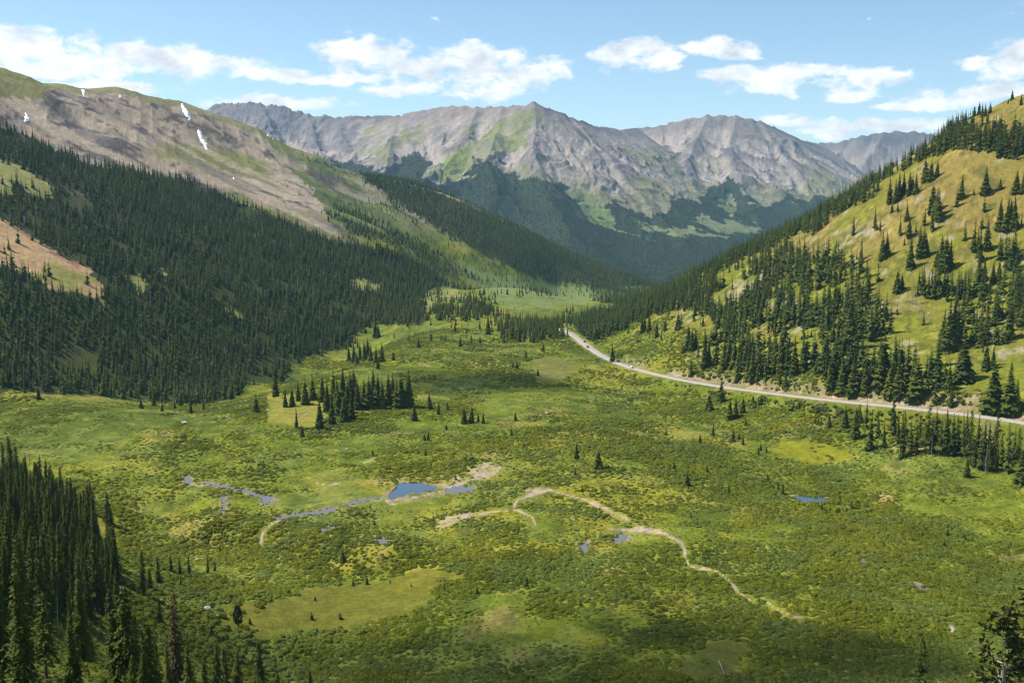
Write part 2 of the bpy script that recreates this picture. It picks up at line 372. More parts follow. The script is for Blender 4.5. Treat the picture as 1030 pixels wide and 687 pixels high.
# road cut banks and shoulders
d_up = (road_d > 5) & (road_d < 26)
above = (Z > -149) & d_up
cut = sstep(5.0, 7, road_d) * (1 - sstep(12, 19, road_d + n2 * 8)) * (PYg < np.interp(PXg, [q[0] for q in road_px][::-1], [q[1] for q in road_px][::-1]) - .5) * sstep(-.25, .1, n1 + n2 * .5 + .15) * (PXg > 630)
cutc = np.array([.35, .24, .155]) + 0 * colr; cutc = lerp(cutc, [.19, .14, .09], sstep(.0, .35, n3)); cutc = lerp(cutc, [.42, .33, .25], sstep(.1, .4, -n3)); colr = lerp(colr, cutc, cut * (.35 + .6 * sstep(-.3, .2, n2 + .5 * n3)))
colr = lerp(colr, [.34, .27, .20], (1 - sstep(4.0, 6.5, road_d + n3 * 3)) * .8)
# left mountain upper slopes
upper = sstep(60, 110, Z0 - FL) * ((X + .05 * Y) < 0) * (Y > 700)
rockc = np.array([.27, .215, .155]) + 0 * colr
rockc = lerp(rockc, [.33, .265, .19], sstep(-.2, .4, fbm(X + Y * .3, (Y - X) * .3, 120, 4, 51)))
rockc = lerp(rockc, [.17, .15, .145], sstep(.12, .5, fbm(X, Y, 160, 4, 53) + .35 * fbm(X, Y, 35, 3, 54)) * .85)
rockc = lerp(rockc, [.085, .075, .07], sstep(.34, .52, fbm(X * 1.0, Y * .7, 70, 5, 56) + .25 * n2))
rockc = lerp(rockc, [.145, .150, .045], sstep(-.02, .35, fbm(X, Y, 210, 5, 58) + (PYg - 175) / 260 + (PXg - 250) / 900))
al = X * .30 + Y * .95; fa_ = X * .95 - Y * .30
stk = fbm(al, fa_ * .16, 34, 4, 66); rockc = lerp(rockc, [.135, .115, .105], .75 * sstep(.12, .45, stk)); rockc = lerp(rockc, [.37, .30, .22], .6 * sstep(.15, .45, -stk))
rockc = lerp(rockc, [.07, .062, .058], .9 * sstep(.40, .55, ridged(al, fa_ * .8, 55, 4, 67) * .7 + .45 * fbm(X, Y, 190, 3, 68)))
gtop = inpoly(JX, JY, [(-60, 40), (0, 66), (50, 78), (44, 100), (0, 98), (-60, 90)])
rockc = lerp(rockc, [.17, .165, .05], gtop * .9)
thin = (EL > runmax[-1] - 0.006) & (Y > 1500)
rockc = lerp(rockc, [.16, .16, .055], thin * .7 * (PXg < 320))
gr2 = inpoly(JX, JY, [(255, 125), (300, 138), (345, 163), (375, 186), (425, 222), (470, 250), (530, 274), (600, 287), (600, 300), (560, 306), (500, 290), (455, 272), (400, 250), (360, 235), (335, 222), (312, 190), (280, 160)])
gtx = fbm(X, Y, 75, 5, 69); gcol = np.array([.105, .135, .036]) + 0 * colr; gcol = lerp(gcol, [.058, .082, .026], sstep(-.05, .3, gtx)); gcol = lerp(gcol, [.16, .165, .06], sstep(.1, .4, -gtx))
rockc = lerp(rockc, gcol, gr2 * sstep(-.5, .1, n4 + .5 * n1 + .3) * .95)
rockc = lerp(rockc, [.30, .25, .19], gr2 * sstep(.18, .45, fbm(X, Y, 90, 4, 61)) * .6 * (PYg < 230))
colr = lerp(colr, rockc, upper)
# orange scree bowl, green clearings
orange = inpoly(JX, JY, GAP_ORANGE) & VIS & (GR > 700)
oc = np.array([.38, .255, .125]) + 0 * colr
oc = lerp(oc, [.24, .16, .10], .8 * sstep(.0, .4, n3)); oc = lerp(oc, [.22, .12, .08], sstep(.15, .45, fbm(X, Y, 28, 4, 63))); oc = lerp(oc, [.20, .19, .05], sstep(.1, .4, fbm(X, Y, 60, 3, 64)))
colr = lerp(colr, oc, orange * 1.0)
for q in [GAP_GREEN, GAP_GRN2] + GAP_S:
    colr = lerp(colr, [.20, .20, .06], (inpoly(JX, JY, q) & VIS & (GR > 700)) * .9)
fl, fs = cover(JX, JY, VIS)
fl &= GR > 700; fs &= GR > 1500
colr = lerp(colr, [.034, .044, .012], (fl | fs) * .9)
valley2 = inpoly(JX, JY, [(455, 262), (500, 278), (560, 285), (602, 288), (600, 302), (560, 310), (520, 312), (490, 300)]) & VIS
colr = lerp(colr, [.135, .18, .06], valley2 * (.9 - .5 * sstep(0, .4, n1)))
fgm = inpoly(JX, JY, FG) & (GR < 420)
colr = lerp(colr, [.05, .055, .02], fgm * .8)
# gravel
gm = np.zeros(Z.shape); gwide = np.zeros(Z.shape)
for q in GRAVEL_POLY: gm = np.maximum(gm, inpoly(PXg + wx * 4, PYg + wy * 1.6, q) * (.25 + .75 * sstep(-.3, .15, n2 + .6 * n3)) * .9)
for pts, wd in GRAVEL_LINE:
    d, _ = segdist(PXg[ii] + wx[ii] * 2, PYg[ii] * 1.25 + wy[ii], [(a, b * 1.25) for a, b in pts]); g = np.zeros(Z.shape); wv_ = wd * np.clip(1.0 + 1.3 * fbm(X[ii], Y[ii], 15, 3, 98), .35, 1.8); g[ii] = (1 - sstep(wv_ * .5, wv_ * 1.05, d + n3[ii] * .5)) * sstep(-.75, -.35, n2[ii] + .5 * n3[ii]); gm = np.maximum(gm, g); gwide[ii] = np.maximum(gwide[ii], (d < wd * 1.1 + 2.2) * 1.0)
gravc = np.array([.40, .30, .19]) + 0 * colr; gravc = lerp(gravc, [.32, .26, .22], sstep(-.2, .3, n2)); gravc = lerp(gravc, [.13, .11, .06], .7 * sstep(.1, .5, n3))
colr = lerp(colr, [.24, .185, .125], mud * .75)
colr = lerp(colr, gravc, gm)
colr = lerp(colr, [.10, .085, .05], wmask * 1.0)
colr = colr * (1 + .22 * n3 + .12 * fbm(X, Y, 1.6, 2, 70))[..., None]
colr = np.clip(colr, .008, .8)
NOBUSH = np.maximum(np.maximum(SM * (.8 + .8 * (n2 + n3)) , np.maximum(gm, gwide)), wmask * 1.0)
print("cover", time.time() - T0)

# ------------------------------------------------------------------ mesh helpers
def new_mesh(name, V, faces, mats, color=None, mat_idx=None, smooth_=False, normals=None, uvs=None):
    me = bpy.data.meshes.new(name)
    V = np.ascontiguousarray(V, np.float32)
    if isinstance(faces, list):
        lens = np.array([len(f) for f in faces], np.int32); flat = np.concatenate([np.asarray(f, np.int32) for f in faces]) if len(faces) else np.zeros(0, np.int32)
    else:
        lens = np.full(len(faces), faces.shape[1], np.int32); flat = faces.astype(np.int32).ravel()
    me.vertices.add(len(V)); me.vertices.foreach_set('co', V.ravel())
    me.loops.add(len(flat)); me.loops.foreach_set('vertex_index', flat)
    me.polygons.add(len(lens)); me.polygons.foreach_set('loop_start', np.concatenate([[0], np.cumsum(lens)[:-1]]).astype(np.int32))
    if smooth_: me.polygons.foreach_set('use_smooth', np.ones(len(lens), bool))
    else: me.polygons.foreach_set('use_smooth', np.zeros(len(lens), bool))
    for m in (mats if isinstance(mats, (list, tuple)) else [mats]): me.materials.append(m)
    if mat_idx is not None: me.polygons.foreach_set('material_index', np.asarray(mat_idx, np.int32))
    me.update(calc_edges=True)
    if color is not None:
        a = me.color_attributes.new('cover', 'FLOAT_COLOR', 'POINT')
        a.data.foreach_set('color', np.concatenate([color, np.ones((len(color), 1))], 1).astype(np.float32).ravel())
    if normals is not None: me.normals_split_custom_set_from_vertices(np.ascontiguousarray(normals, np.float32))
    return me

def link(name, data, label=None, cat=None, group=None, kind=None, parent=None, loc=None, rz=None, scale=None):
    o = bpy.data.objects.new(name, data); COL.objects.link(o)
    if label: o['label'] = label
    if cat: o['category'] = cat
    if group: o['group'] = group
    if kind: o['kind'] = kind
    if parent: o.parent = parent
    if loc is not None: o.location = [float(q) for q in loc]
    if rz is not None: o.rotation_euler = (0, 0, float(rz))
    if scale is not None: o.scale = [float(q) for q in scale]
    return o

def grid_normals(X, Y, Z):
    Pn = np.stack([X, Y, Z], -1)
    dr = np.gradient(Pn, axis=0); da = np.gradient(Pn, axis=1)
    nn = np.cross(da, dr); nn /= np.linalg.norm(nn, axis=-1, keepdims=True) + 1e-12
    nn[nn[..., 2] < 0] *= -1
    return nn

# ------------------------------------------------------------------ materials
def mat(name):
    m = bpy.data.materials.new(name); m.use_nodes = True
    nt = m.node_tree; b = nt.nodes['Principled BSDF']; b.inputs['Roughness'].default_value = .9; b.inputs['Specular IOR Level'].default_value = .06
    return m, nt, b
def node(nt, t, **kw):
    nd = nt.nodes.new(t)
    for k, v in kw.items(): setattr(nd, k, v)
    return nd
def ground_mat(name, s1, s2, amount, bump, bdist):
    m, nt, b = mat(name); L = nt.links
    at = node(nt, 'ShaderNodeAttribute', attribute_name='cover'); tc = node(nt, 'ShaderNodeTexCoord')
    na = node(nt, 'ShaderNodeTexNoise'); na.inputs['Scale'].default_value = 1 / s1; na.inputs['Detail'].default_value = 6; na.inputs['Roughness'].default_value = .65
    nb = node(nt, 'ShaderNodeTexNoise'); nb.inputs['Scale'].default_value = 1 / s2; nb.inputs['Detail'].default_value = 4
    L.new(tc.outputs['Object'], na.inputs['Vector']); L.new(tc.outputs['Object'], nb.inputs['Vector'])
    mr = node(nt, 'ShaderNodeMapRange'); mr.inputs['From Min'].default_value = .3; mr.inputs['From Max'].default_value = .7; mr.inputs['To Min'].default_value = 1 - amount; mr.inputs['To Max'].default_value = 1 + amount
    L.new(na.outputs['Fac'], mr.inputs['Value'])
    sm = node(nt, 'ShaderNodeVectorMath', operation='SCALE'); L.new(at.outputs['Color'], sm.inputs[0]); L.new(mr.outputs['Result'], sm.inputs['Scale'])
    L.new(sm.outputs['Vector'], b.inputs['Base Color'])
    bp = node(nt, 'ShaderNodeBump'); bp.inputs['Strength'].default_value = bump; bp.inputs['Distance'].default_value = bdist
    L.new(nb.outputs['Fac'], bp.inputs['Height']); L.new(bp.outputs['Normal'], b.inputs['Normal'])
    return m
M_ground = ground_mat('meadow_ground', 2.5, 1.2, .28, .7, .6)
M_rock = ground_mat('alpine_rock', 22, 14, .22, .6, 6.0)
M_slope = ground_mat('mountain_slope', 9, 5, .22, .6, 2.0)

def foliage_mat(name, c1, c2, rough=.8, tr=.0, island=True):
    m, nt, b = mat(name); L = nt.links
    oi = node(nt, 'ShaderNodeObjectInfo'); g = node(nt, 'ShaderNodeNewGeometry')
    mix = node(nt, 'ShaderNodeMix', data_type='RGBA'); mix.inputs['A'].default_value = (*c1, 1); mix.inputs['B'].default_value = (*c2, 1)
    ad = node(nt, 'ShaderNodeMath', operation='MULTIPLY_ADD'); ad.inputs[1].default_value = .45 if island else 0.0
    L.new(g.outputs['Random Per Island'], ad.inputs[0])
    m2 = node(nt, 'ShaderNodeMath', operation='MULTIPLY'); m2.inputs[1].default_value = .75 if island else 1.0
    ns = node(nt, 'ShaderNodeTexNoise'); ns.inputs['Scale'].default_value = 1 / 70; ns.inputs['Detail'].default_value = 4; L.new(oi.outputs['Location'], ns.inputs['Vector'])
    nr = node(nt, 'ShaderNodeMapRange'); nr.inputs['From Min'].default_value = .40; nr.inputs['From Max'].default_value = .62; L.new(ns.outputs['Fac'], nr.inputs['Value'])
    av = node(nt, 'ShaderNodeMath', operation='ADD'); L.new(oi.outputs['Random'], av.inputs[0]); L.new(nr.outputs[0], av.inputs[1]); hv = node(nt, 'ShaderNodeMath', operation='MULTIPLY'); hv.inputs[1].default_value = .5; L.new(av.outputs[0], hv.inputs[0])
    L.new(hv.outputs[0], m2.inputs[0]); L.new(m2.outputs[0], ad.inputs[2])
    L.new(ad.outputs[0], mix.inputs['Factor']); L.new(mix.outputs['Result'], b.inputs['Base Color'])
    b.inputs['Roughness'].default_value = rough
    if tr > 0:
        out = nt.nodes['Material Output']; t = node(nt, 'ShaderNodeBsdfTranslucent'); L.new(mix.outputs['Result'], t.inputs['Color'])
        mx = node(nt, 'ShaderNodeMixShader'); mx.inputs['Fac'].default_value = tr
        L.new(b.outputs[0], mx.inputs[1]); L.new(t.outputs[0], mx.inputs[2]); L.new(mx.outputs[0], out.inputs['Surface'])
    return m
def plain(name, c, rough=.85, noise=0.0, ns=3.0):
    m, nt, b = mat(name); b.inputs['Base Color'].default_value = (*c, 1); b.inputs['Roughness'].default_value = rough
    if noise:
        L = nt.links; tc = node(nt, 'ShaderNodeTexCoord'); na = node(nt, 'ShaderNodeTexNoise'); na.inputs['Scale'].default_value = ns; na.inputs['Detail'].default_value = 5
        L.new(tc.outputs['Object'], na.inputs['Vector'])
        mix = node(nt, 'ShaderNodeMix', data_type='RGBA'); mix.inputs['A'].default_value = (*[q * (1 - noise) for q in c], 1); mix.inputs['B'].default_value = (*[min(1, q * (1 + noise)) for q in c], 1)
        L.new(na.outputs['Fac'], mix.inputs['Factor']); L.new(mix.outputs['Result'], b.inputs['Base Color'])
    return m
M_needle = foliage_mat('spruce_needles', (.028, .048, .011), (.098, .118, .018))
M_needle_far = foliage_mat('distant_needles', (.024, .048, .013), (.098, .125, .022))
M_needle_dist = foliage_mat('dark_fir_needles', (.016, .033, .013), (.045, .066, .018))
M_pine = foliage_mat('pine_needles', (.052, .068, .016), (.12, .13, .03))
M_rust = foliage_mat('dying_needles', (.055, .058, .018), (.115, .080, .032))
M_bark = plain('bark', (.13, .095, .07), .95, .4, 2.0)
M_grey = plain('weathered_wood', (.30, .27, .25), .95, .3, 2.0)
def shrub_mat(name, gain, tr):
    m, nt, b = mat(name); L = nt.links; oi = node(nt, 'ShaderNodeObjectInfo'); b.inputs['Roughness'].default_value = .65
    cols = [(.122, .140, .012), (.075, .097, .013), (.175, .186, .018), (.128, .158, .030)]
    def nz(sc_, off):
        mp = node(nt, 'ShaderNodeMapping'); mp.inputs['Location'].default_value = off; L.new(oi.outputs['Location'], mp.inputs[0])
        t = node(nt, 'ShaderNodeTexNoise'); t.inputs['Scale'].default_value = sc_; t.inputs['Detail'].default_value = 5; t.inputs['Roughness'].default_value = .6; L.new(mp.outputs[0], t.inputs['Vector'])
        r_ = node(nt, 'ShaderNodeMapRange'); r_.inputs['From Min'].default_value = .47; r_.inputs['From Max'].default_value = .60; L.new(t.outputs['Fac'], r_.inputs['Value']); return r_.outputs[0]
    cur = None
    for k, (c, f) in enumerate(zip(cols[1:], [nz(1 / 38, (3, 9, 0)), nz(1 / 55, (100, 40, 0)), nz(1 / 26, (7, 300, 0))])):
        mx = node(nt, 'ShaderNodeMix', data_type='RGBA'); L.new(f, mx.inputs['Factor']); mx.inputs['B'].default_value = (*[q * gain for q in c], 1)
        if cur is None: mx.inputs['A'].default_value = (*[q * gain for q in cols[0]], 1)
        else: L.new(cur, mx.inputs['A'])
        cur = mx.outputs['Result']
    hs = node(nt, 'ShaderNodeHueSaturation'); mr = node(nt, 'ShaderNodeMapRange'); mr.inputs['To Min'].default_value = .87; mr.inputs['To Max'].default_value = 1.15
    L.new(oi.outputs['Random'], mr.inputs['Value']); L.new(mr.outputs[0], hs.inputs['Value']); L.new(cur, hs.inputs['Color']); L.new(hs.outputs[0], b.inputs['Base Color'])
    out = nt.nodes['Material Output']; t = node(nt, 'ShaderNodeBsdfTranslucent'); L.new(hs.outputs[0], t.inputs['Color']); mx = node(nt, 'ShaderNodeMixShader'); mx.inputs['Fac'].default_value = tr
    L.new(b.outputs[0], mx.inputs[1]); L.new(t.outputs[0], mx.inputs[2]); L.new(mx.outputs[0], out.inputs['Surface'])
    return m
M_willow = shrub_mat('willow_leaves', 1.27, .42)
M_willow_core = shrub_mat('willow_inner_twigs', 1.3, .1)
M_snow = plain('old_snow', (.82, .82, .84), .6, .06, .2)
M_road = plain('pale_road_surface', (.33, .31, .265), .9, .16, .25)
M_rockb = plain('boulder_stone', (.42, .38, .33), .95, .3, 1.2)

# ------------------------------------------------------------------ near terrain meshes (split into ground, hill, mountain; shared normals)
NRM = grid_normals(X, Y, Z)
vid = np.arange(NA * NR).reshape(NR, NA)
quads = np.stack([vid[:-1, :-1], vid[:-1, 1:], vid[1:, 1:], vid[1:, :-1]], -1).reshape(-1, 4)
cxq = (X[:-1, :-1] + X[1:, 1:]) / 2; cyq = (Y[:-1, :-1] + Y[1:, 1:]) / 2; czq = (Z0[:-1, :-1] + Z0[1:, 1:]) / 2; crq = (GR[:-1, :-1] + GR[1:, 1:]) / 2
rdq = road_d[:-1, :-1]
roadline_y = np.interp(cxq, RD[::-1, 0] if RD[0, 0] > RD[-1, 0] else RD[:, 0], RD[::-1, 1] if RD[0, 0] > RD[-1, 0] else RD[:, 1])
is_hill = (cxq > 110) & (cyq > roadline_y + 9) & (crq < 2400) & (crq > 500) & (cxq > .10 * cyq)
is_mtn = (cxq < .06 * cyq) & (czq > -138) & (crq > 640) & (crq < 3600) & ~is_hill
cls = np.where(is_hill, 1, np.where(is_mtn, 2, 0)).ravel()
VV = np.stack([X, Y, Z], -1).reshape(-1, 3); NN = NRM.reshape(-1, 3); CC = colr.reshape(-1, 3)
def submesh(name, fm, m, **kw):
    q = quads[fm]; u, inv = np.unique(q.ravel(), return_inverse=True)
    me = new_mesh(name, VV[u], inv.reshape(-1, 4), m, CC[u], None, True, NN[u])
    return link(name, me, **kw)
submesh('valley_ground', cls == 0, M_ground, label='broad green valley floor of willow meadow running away between the mountains', cat='ground', kind='structure')
submesh('grassy_hill', cls == 1, M_ground, label='steep golden grassy hillside dotted with spruces above the road', cat='hill', kind='structure')
submesh('left_mountain', cls == 2, M_slope, label='long bare topped mountainside with dark forest on its lower half', cat='mountain', kind='structure')
print("near mesh", time.time() - T0)

# ------------------------------------------------------------------ far mountains: ridges with scree slopes and gullies
def ridge_field(x, y, ridges):
    best = np.full(x.shape, -1e4)
    for pts, k in ridges:
        p = np.array([P(*q) for q in pts])
        for a, b in zip(p[:-1], p[1:]):
            dx, dy = b[0] - a[0], b[1] - a[1]; L = dx * dx + dy * dy
            t = np.clip(((x - a[0]) * dx + (y - a[1]) * dy) / L, 0, 1)
            d = np.hypot(x - a[0] - t * dx, y - a[1] - t * dy)
            zz = a[2] + (b[2] - a[2]) * t - k * (d - .0) * (1 - .22 * sstep(500, 1700, d)) + 0
            ks = 45.0; hm = np.clip(.5 + .5 * (zz - best) / ks, 0, 1); best = best + (zz - best) * hm + ks * hm * (1 - hm) * sstep(60, 300, d)
    return best
R_A = [([(215, 105, 7300), (232, 103, 7300), (262, 103, 7200), (285, 107, 7100), (310, 115, 7000), (340, 117, 6900), (370, 116, 6700), (400, 115.5, 6500), (425, 110, 6350), (455, 106, 6250), (480, 107, 6150), (505, 106, 6080), (525, 104, 6020), (537, 101.5, 6000), (552, 107, 6050), (575, 117, 6150), (600, 127, 6350), (625, 130, 6700), (640, 129, 7000)], .66),
       ([(537, 101.5, 6000), (540, 125, 5700), (535, 150, 5350), (545, 178, 5000), (560, 205, 4600), (575, 235, 4200)], .60),
       ([(575, 117, 6150), (600, 140, 5850), (625, 170, 5500), (655, 206, 5100), (690, 240, 4600)], .62),
       ([(480, 107, 6150), (470, 130, 5800), (450, 155, 5400), (430, 178, 5000), (420, 200, 4500)], .52),
       ([(505, 106, 6080), (500, 130, 5750), (490, 160, 5300), (500, 185, 4900)], .55),
       ([(400, 115.5, 6500), (395, 140, 6000), (385, 165, 5500)], .6),
       ([(340, 117, 6900), (345, 135, 6500), (360, 158, 6000), (380, 180, 5400)], .6),
       ([(262, 103, 7200), (275, 130, 6700), (295, 150, 6300)], .6),
       ([(310, 115, 7000), (320, 140, 6500), (330, 158, 6100)], .6)]
R_B = [([(600, 133, 7500), (640, 128.5, 7450), (665, 125, 7400), (690, 119, 7350), (712, 115, 7300), (740, 115, 7300), (765, 121, 7350), (785, 130, 7500), (805, 140, 7700), (825, 145, 8000)], .64),
       ([(740, 115, 7300), (736, 140, 6900), (742, 170, 6400), (758, 200, 5900)], .55),
       ([(712, 115, 7300), (700, 140, 6900), (690, 165, 6500), (700, 200, 5900)], .58),
       ([(765, 121, 7350), (790, 150, 6900), (812, 180, 6500), (820, 205, 6100)], .58),
       ([(665, 125, 7400), (668, 148, 7000), (680, 175, 6500)], .6),
       ([(690, 225, 5600), (730, 232, 5500), (790, 225, 5600)], .45)]
R_C = [([(800, 148, 9200), (825, 143.5, 9000), (850, 140, 8900), (868, 135, 8800), (890, 131.5, 8800), (920, 131.5, 8800), (950, 136, 8900), (1000, 145, 9000)], .6),
       ([(890, 131.5, 8800), (880, 150, 8400), (865, 170, 8000)], .55), ([(850, 140, 8900), (840, 165, 8300), (850, 190, 7700)], .55)]
far_az = np.concatenate([np.arange(-48, -19, .4), np.arange(-19, 29, .045), np.arange(29, 48, .4)]) * D2R
far_rr = np.concatenate([geo(3500, 7600, .0022), geo(7600, 10500, .006)])
FA, FR = np.meshgrid(far_az, far_rr); FX = FR * np.sin(FA); FY = FR * np.cos(FA)
def far_sheet(ridges, seed):
    wxx = FX + fbm(FX, FY, 500, 4, seed) * 75 ; wyy = FY + fbm(FX, FY, 500, 4, seed + 5) * 75
    z0 = ridge_field(FX * .65 + wxx * .35, FY * .65 + wyy * .35, ridges)
    zc = ridge_field(FX, FY, ridges)
    hh = sstep(-300, 100, zc)
    pc = np.array([P(*q) for q in ridges[0][0]]); dc, _ = segdist(FX, FY, pc); fade = sstep(20, 420, dc); z0 = zc + (z0 - zc) * fade; hh = hh * (.05 + .95 * fade)
    # relief is held off the skyline crest so the summit line keeps its traced shape
    wq = fbm(FX, FY, 260, 3, seed + 8) * 130; g = ridged(FX + wq + FY * .25, FY * .55, 330, 5, seed + 9); g2 = ridged(FX - FY * .2 + wq, FY * .6, 105, 5, seed + 15)
    z = z0 - (1 - g) * 84 * hh - (1 - g2) * 27 * hh + 45 * hh + fbm(FX, FY, 40, 3, seed + 20) * 5 + (ridged(FX, FY, 60, 4, seed + 25) - .45) * 26 * sstep(0, 1, (-FX - 900) / 500) * sstep(100, 400, zc)
    return z
def far_color(Zf, seed, massif):
    px, py = proj(FX, FY, Zf)
    jx = px + fbm(FX, FY, 90, 4, seed + 30) * 14; jy = py + fbm(FX, FY, 90, 4, seed + 33) * 9
    c = np.zeros(Zf.shape + (3,), np.float32) + np.array([.265, .225, .192])
    def blur(q, a_, b_):
        for ax, k_ in ((0, a_), (1, b_)):
            pad = [(k_ + 1, k_), (0, 0)] if ax == 0 else [(0, 0), (k_ + 1, k_)]
            cs = np.cumsum(np.pad(q, pad, mode='edge'), axis=ax); n_ = 2 * k_ + 1
            q = (cs[n_:] - cs[:-n_]) / n_ if ax == 0 else (cs[:, n_:] - cs[:, :-n_]) / n_
        return q
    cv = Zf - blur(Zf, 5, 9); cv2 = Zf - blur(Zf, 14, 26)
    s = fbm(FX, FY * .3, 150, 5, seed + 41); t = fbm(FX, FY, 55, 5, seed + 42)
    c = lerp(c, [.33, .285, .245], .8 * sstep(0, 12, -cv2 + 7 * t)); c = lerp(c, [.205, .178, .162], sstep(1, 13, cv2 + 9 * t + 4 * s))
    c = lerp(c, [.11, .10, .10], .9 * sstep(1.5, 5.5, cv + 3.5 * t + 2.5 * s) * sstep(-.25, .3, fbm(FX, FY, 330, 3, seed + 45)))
    c = lerp(c, [.145, .155, .05], sstep(.0, .4, fbm(FX, FY, 420, 5, seed + 46) + (py - 172) / 80) * .6 * (Zf < 380))
    if massif == 'a':
        dk = inpoly(jx, jy, [(200, 90), (345, 100), (352, 118), (372, 150), (330, 152), (300, 142), (260, 130), (215, 120)]); c = lerp(c, [.135, .128, .135], dk * (.45 + .5 * sstep(-.2, .25, s)))
        c = lerp(c, [.16, .185, .05], inpoly(jx, jy, [(428, 180), (450, 155), (487, 137), (520, 108), (540, 106), (548, 114), (520, 150), (500, 158), (480, 172), (455, 182)]) * (.5 + .5 * sstep(-.3, .2, s)))
        c = lerp(c, [.17, .175, .06], inpoly(jx, jy, [(365, 130), (420, 120), (480, 112), (470, 140), (430, 160), (390, 165), (365, 155)]) * sstep(-.2, .3, fbm(FX, FY, 200, 4, seed + 47)) * .8)
        c = lerp(c, [.28, .22, .19], inpoly(jx, jy, [(440, 106), (530, 103), (500, 118), (450, 125)]) * .5)
    f = inpoly(jx, jy, FF) & ~inpoly(jx, jy, [(562, 160), (580, 175), (600, 205), (625, 230), (660, 245), (640, 238), (612, 232), (590, 215), (572, 190)])
    for q in [[(640, 222), (690, 232), (735, 238), (700, 240), (655, 232)], [(726, 196), (734, 196), (742, 215), (735, 218)], [(700, 218), (740, 222), (770, 232), (740, 236), (700, 226)]]:
        f &= ~inpoly(jx, jy, q)
    chute = inpoly(jx, jy, [(598, 208), (625, 228), (660, 243), (640, 241), (612, 234), (594, 216)])
    c = lerp(c, [.13, .16, .06], (inpoly(jx, jy, FF) & ~f) * .8); c = lerp(c, [.12, .165, .05], chute * .9)
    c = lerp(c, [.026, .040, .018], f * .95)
    el = Zf / FR; vis = el >= np.maximum.accumulate(el, 0) - .002
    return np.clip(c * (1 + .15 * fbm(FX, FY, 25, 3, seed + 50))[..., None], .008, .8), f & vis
FF = [(250, 158), (330, 160), (380, 172), (396, 168), (402, 160), (418, 157), (428, 165), (430, 184), (446, 186), (470, 180), (480, 164), (497, 160), (508, 172), (520, 180), (548, 178), (560, 182), (578, 190), (592, 196), (598, 212), (612, 206), (626, 204), (640, 214), (652, 216), (664, 216), (672, 204), (684, 198), (700, 205), (715, 190), (730, 182), (742, 186), (752, 200), (772, 206), (790, 198), (815, 202), (850, 195), (930, 190), (930, 360), (250, 360)]
far_trees = []
fid = np.arange(FX.size).reshape(FX.shape)
fq = np.stack([fid[:-1, :-1], fid[:-1, 1:], fid[1:, 1:], fid[1:, :-1]], -1).reshape(-1, 4)
far_sheets = []
for nm, R_, seed, mk, lab in [('central_mountain', R_A, 300, 'a', 'central grey mountain with a small pointed summit and green flank beyond the valley'),
                         ('rocky_mountain', R_B, 400, 'b', 'rounded grey rocky mountain right of the pointed summit'),
                         ('far_mountain', R_C, 500, 'c', 'farthest flat topped grey mountain showing just above the wooded hill')]:
    Zf = far_sheet(R_, seed); far_sheets.append(Zf)
    cf, fm = far_color(Zf, seed, mk)
    ok = (Zf.ravel()[fq] > far_floor - 25).any(1)
    # drop back sides that no one standing near the viewpoint could see beyond the crest by more than 400 m
    q = fq[ok]; u, inv = np.unique(q.ravel(), return_inverse=True)
    Vf = np.stack([FX, FY, Zf], -1).reshape(-1, 3)
    link(nm, new_mesh(nm, Vf[u], inv.reshape(-1, 4), M_rock, cf.reshape(-1, 3)[u], None, True), label=lab, cat='mountain', kind='structure')
    if mk != 'c': far_trees.append((Zf, fm))
print("far mesh", time.time() - T0)
# ------------------------------------------------------------------ road ribbon
def ribbon(path, offs, zoff):
    t = np.gradient(path[:, :2], axis=0); t /= np.linalg.norm(t, axis=1, keepdims=True); nrm = np.stack([-t[:, 1], t[:, 0]], -1)
    V = np.concatenate([np.column_stack([path[:, :2] + nrm * o, path[:, 2] + z]) for o, z in zip(offs, zoff)])
    m = len(path); F_ = []
    for s in range(len(offs) - 1):
        a = np.arange(m - 1) + s * m; F_.append(np.stack([a, a + m, a + m + 1, a + 1], -1))
    return V, np.concatenate(F_)
RDf = smooth(densify(RD, 3.0), 6)
wob = fbm(RDf[:, 0], RDf[:, 1], 30, 2, 90)
V_, F_ = ribbon(RDf, [-4.2, -3.3, 0, 3.3, 4.2], [-.5, .05, .16, .05, -.5])
if (np.cross(V_[F_[0][1]] - V_[F_[0][0]], V_[F_[0][2]] - V_[F_[0][0]]))[2] < 0: F_ = F_[:, ::-1]
link('road', new_mesh('road', V_, F_, M_road, None, None, True), label='pale mountain road curving along the foot of the grassy hill', cat='road', kind='structure')
pull = hit(566, 332.5)
if pull is not None:
    k = 14; a = np.linspace(0, 2 * math.pi, k, endpoint=False); rad_ = 10 * (1 + .2 * np.sin(3 * a))
    ring = np.column_stack([RD[-3, 0] + rad_ * np.cos(a) * 1.2, RD[-3, 1] + rad_ * np.sin(a) * 1.5, np.full(k, RD[-3, 2] + .22)]); ring2 = ring.copy(); ring2[:, 2] -= 1.2; ring2[:, :2] = RD[-3, :2] + (ring2[:, :2] - RD[-3, :2]) * 1.1
    V_ = np.concatenate([ring, ring2]); F_ = [list(range(k))] + [[i, k + i, k + (i + 1) % k, (i + 1) % k] for i in range(k)]
    M_pad = plain('pinkish_gravel', (.42, .30, .24), .95, .2, .3)
    link('gravel_pullout', new_mesh('gravel_pullout', V_, F_, M_pad), label='pinkish gravel pullout where the road disappears into the trees', cat='road', kind='structure')

